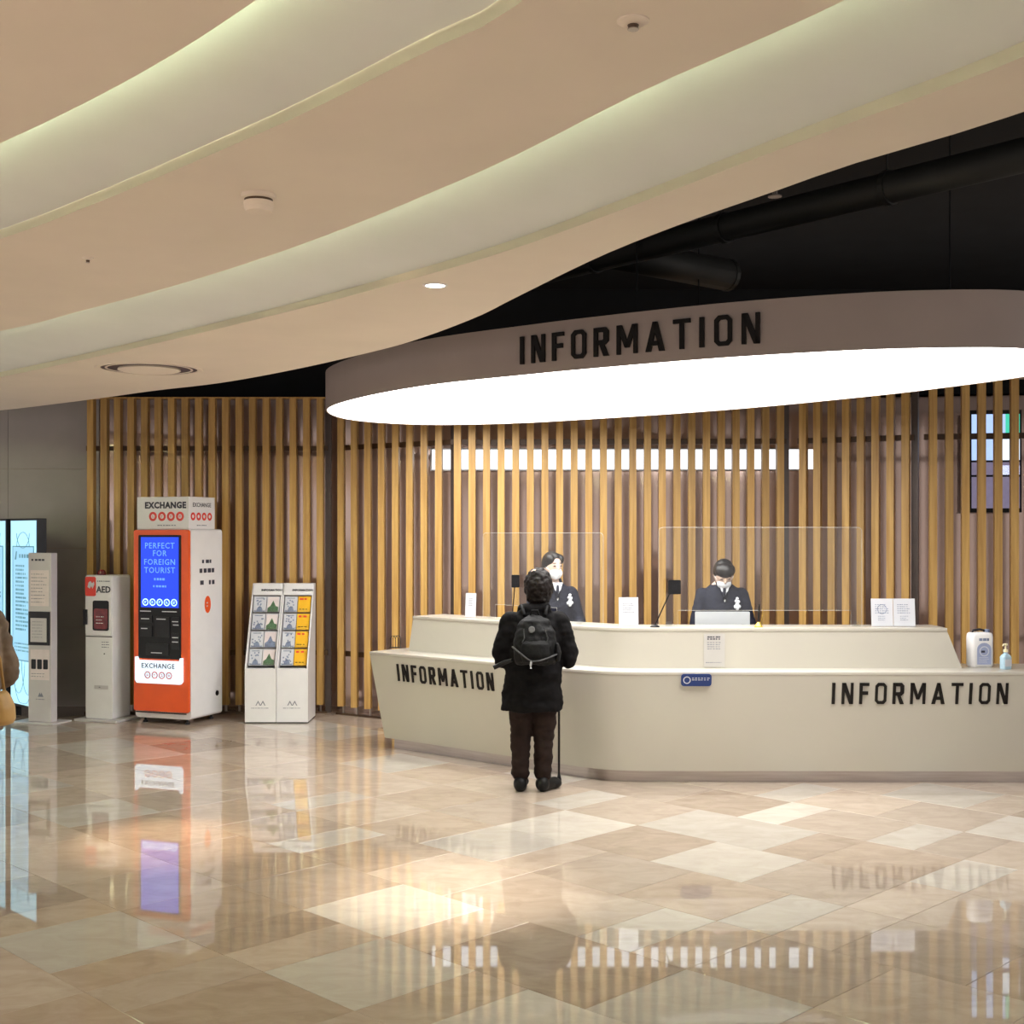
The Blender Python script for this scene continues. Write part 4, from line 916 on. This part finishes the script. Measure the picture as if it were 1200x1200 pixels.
# --- two uniformed staff
def staff(label, loc, rz, hc, hrot, mirror, look_down, arms, brooch):
    t = thing('person', label, 'person', loc, rz); hr = (.073,.092,.112)
    J = dict(neck=(0,0,1.34), torso=[(0,0,.80,.15,.10),(0,0,.95,.135,.095),(0,0,1.05,.13,.095),(0,.01,1.18,.155,.105),(0,0,1.28,.165,.09),(0,0,1.33,.10,.07),(0,0,1.37,.055,.05)],
        hipL=(-.085,0,.84), knL=(-.085,.02,.46), anL=(-.085,-.02,.08), toeL=(-.085,.13,.035), hipR=(.085,0,.84), knR=(.085,.02,.46), anR=(.085,-.02,.08), toeR=(.085,.13,.035), **arms)
    for s, sg in (('L',-1),('R',1)): J['hand'+s] = hand(J['wr'+s], (Vector(J['wr'+s])-Vector(J['el'+s])), (0,-.2,-1), -sg, .4)
    P, H = body_prims(J, head=(hc,hr,hrot)); blob('body', P, SKINL, t, .008, 3)
    M = Euler(hrot)
    blob('hair', [('e', H(0,-.16,.22), (.083,.090,.098), hrot), ('e', H(0,.02 if not look_down else .42,.60 if not look_down else .56), (.074,.070,.050) if not look_down else (.072,.066,.058), hrot), ('e', H(0,-1.02,-.15), (.045,.040,.045), hrot), ('e', H(-.62,.30,.52),(.036,.05,.045),hrot), ('e', H(.62,.30,.52),(.036,.05,.045),hrot), ('e', H(-.95,-.15,.15),(.014,.04,.05),hrot), ('e', H(.95,-.15,.15),(.014,.04,.05),hrot)], HAIR, t, .007, 3)
    blob('face_mask', [('e', H(0,.62,-.46), (.058,.048,.050), hrot), ('e', H(0,.92,-.40), (.026,.024,.034), hrot)], MASKM, t, .006, 3)
    for s in (-1,1):
        MB().tube([H(s*.70,.62,-.25), H(s*.98,.30,-.08), H(s*1.06,-.05,.02)], .0022, 6).build('ear_loop', MASKM, t)
        o = MB(); ellip(o, H(s*.38,.90,.10), (.013,.007,.0035 if look_down else .006), hrot); o.build('eye', HAIR, t, smooth=True)
        o = MB(); ellip(o, H(s*.40,.88,.30), (.018,.006,.003), hrot); o.build('eyebrow', HAIR, t, smooth=True)
    a = arms
    blob('jacket', [('r', [(0,0,.78,.178,.128),(0,0,.88,.165,.12),(0,0,1.02,.150,.115),(0,.01,1.16,.172,.125),(0,0,1.25,.178,.108),(0,-.002,1.30,.145,.09),(0,-.005,1.335,.100,.075),(0,-.01,1.355,.066,.062)])]+
        [('c', a['sh'+s], .063, a['el'+s], .055) for s in 'LR']+[('c', a['el'+s], .055, Vector(a['el'+s]).lerp(Vector(a['wr'+s]), .88), .043) for s in 'LR'], NAVY, t, .009, 4, (.006, 10, 1.5))
    blob('trousers', [('c',(s*.085,0,.82),.098,(s*.085,.012,.45),.075) for s in (-1,1)]+[('c',(s*.085,.012,.45),.074,(s*.085,-.008,.09),.064) for s in (-1,1)]+[('e',(0,0,.84),(.165,.115,.10))], NAVY, t, .010, 3)
    # white collar, dark neck ribbon, lapels
    MB().prism([(-.042,1.352),(.0,1.20),(.042,1.352)], .098, .120).build('shirt_front', MASKM, t, rot=None)
    c = t.children[-1]
    for s in (-1,1): MB().tube([(s*.050,.03,1.375),(s*.046,.075,1.345),(s*.026,.108,1.30),(s*.006,.126,1.23)], [.012,.013,.011,.006], 8).build('lapel', NAVY, t, smooth=True)
    MB().tube([(0,.112,1.33),(.004,.126,1.28),(.012,.128,1.225)], [.012,.013,.009], 8).build('neck_ribbon', NAVY, t, smooth=True)
    bx, bz = brooch; mb = MB()
    for dx, dz, r in ((0,.045,.012),(-.008,.02,.014),(.010,.025,.012),(0,0,.016),(-.014,-.018,.015),(.012,-.02,.017),(0,-.035,.014)): ellip(mb, (bx+dx,.118,bz+dz), (r,.012,r))
    mb.build('white_brooch', MASKM, t, smooth=True)
    for s in (-1,1):
        b = blob('shoe', [('c',(s*.085,-.03,.034),.033,(s*.085,.13,.030),.029)], BLACKP, t, .007, 2)
        for v in b.data.vertices: v.co.z = max(v.co.z, .001)
    return t
# first staff member: figure faces the visitor (towards camera, slightly to its right side in the picture's left)
arms1 = dict(shL=(-.150,0,1.258), elL=(-.215,.04,1.03), wrL=(-.13,.22,.98), shR=(.150,0,1.258), elR=(.215,.04,1.03), wrR=(.13,.22,.98))
staff('staff member in navy jacket and white mask looking at the person with the backpack', ((648-600)/F*10.44,10.44,0), PI+.30, (.012,.02,1.482), (-.08,0,.22), False, False, arms1, (-.105,1.205))
arms2 = dict(shL=(-.165,0,1.235), elL=(-.235,.02,.98), wrL=(-.14,.22,.93), shR=(.165,0,1.235), elR=(.235,.02,.98), wrR=(.14,.22,.93))
s2 = staff('staff member in navy jacket with bowed head working behind the white monitor', ((846-600)/F*10.22,10.22,0), PI+.02, (.0,.075,1.428), (-.60,0,0), False, True, dict(arms1), (-.10,1.19))
s2.location.z = -.0

# --- passer-by at the left edge
pz = thing('person', 'person in tan jacket carrying a yellow bag, cut off by the frame edge', 'person', (-2.60,6.1,0), PI/2-.25)
J = dict(neck=(0,0,1.36), torso=[(0,0,.82,.15,.10),(0,0,.95,.14,.10),(0,0,1.18,.16,.11),(0,0,1.30,.165,.09),(0,0,1.36,.07,.06)],
    shL=(-.17,0,1.30), elL=(-.22,-.05,1.06), wrL=(-.20,.14,.98), shR=(.17,0,1.30), elR=(.23,-.04,1.06), wrR=(.20,.12,.99),
    hipL=(-.085,0,.84), knL=(-.085,.02,.46), anL=(-.085,-.02,.08), toeL=(-.085,.13,.035), hipR=(.085,0,.84), knR=(.085,.02,.46), anR=(.085,-.02,.08), toeR=(.085,.13,.035))
J['handL'] = hand(J['wrL'],(.05,.6,-.6),(.8,0,-.3),1,.7); J['handR'] = hand(J['wrR'],(-.05,.6,-.6),(-.8,0,-.3),-1,.7)
hd = ((0,.02,1.50),(.075,.093,.115),(0,0,0)); P, H = body_prims(J, head=hd); blob('body', P, SKINL, pz, .009, 3)
blob('hair', [('e', H(0,-.15,.2),(.087,.095,.10),hd[2]), ('e', H(0,-.5,-.5),(.07,.06,.08),hd[2])], HAIR, pz, .008, 3)
for s in (-1,1):
    o = MB(); ellip(o, H(s*.38,.90,.10), (.012,.006,.006)); o.build('eye', HAIR, pz, smooth=True)
blob('jacket', [('r', [(0,0,.80,.19,.14),(0,0,.95,.18,.135),(0,.0,1.15,.19,.14),(0,0,1.29,.19,.12),(0,0,1.37,.08,.075)])]+[('c', J['sh'+s], .082, J['el'+s], .078) for s in 'LR']+[('c', J['el'+s], .078, Vector(J['el'+s]).lerp(Vector(J['wr'+s]),.85), .06) for s in 'LR'], TAN, pz, .010, 4, (.015, 9, 2))
blob('trousers', [('c',(s*.085,0,.82),.10,(s*.085,.012,.45),.075) for s in (-1,1)]+[('c',(s*.085,.012,.45),.074,(s*.085,-.008,.09),.062) for s in (-1,1)]+[('e',(0,0,.84),(.165,.115,.10))], JEAN, pz, .010, 3)
for s in (-1,1):
    b = blob('shoe', [('c',(s*.085,-.03,.036),.035,(s*.085,.13,.032),.031)], BLACKP, pz, .007, 2)
    for v in b.data.vertices: v.co.z = max(v.co.z, .001)
bag = thing('shoulder_bag', 'soft yellow bag hanging at the side of the person in tan jacket', 'bag', (-2.385,5.98,.86), .2)
blob('bag_body', [('r', [(0,0,0,.05,.08),(0,0,.02,.062,.11),(0,0,.08,.058,.115),(0,0,.13,.035,.10),(0,0,.15,.015,.08)])], GOLDB, bag, .007, 4)
MB().tube([(0,-.07,.14),(-.02,-.06,.30),(-.03,0,.36),(-.02,.06,.30),(0,.07,.14)], .008, 8).build('handle', GOLDB, bag, smooth=True)
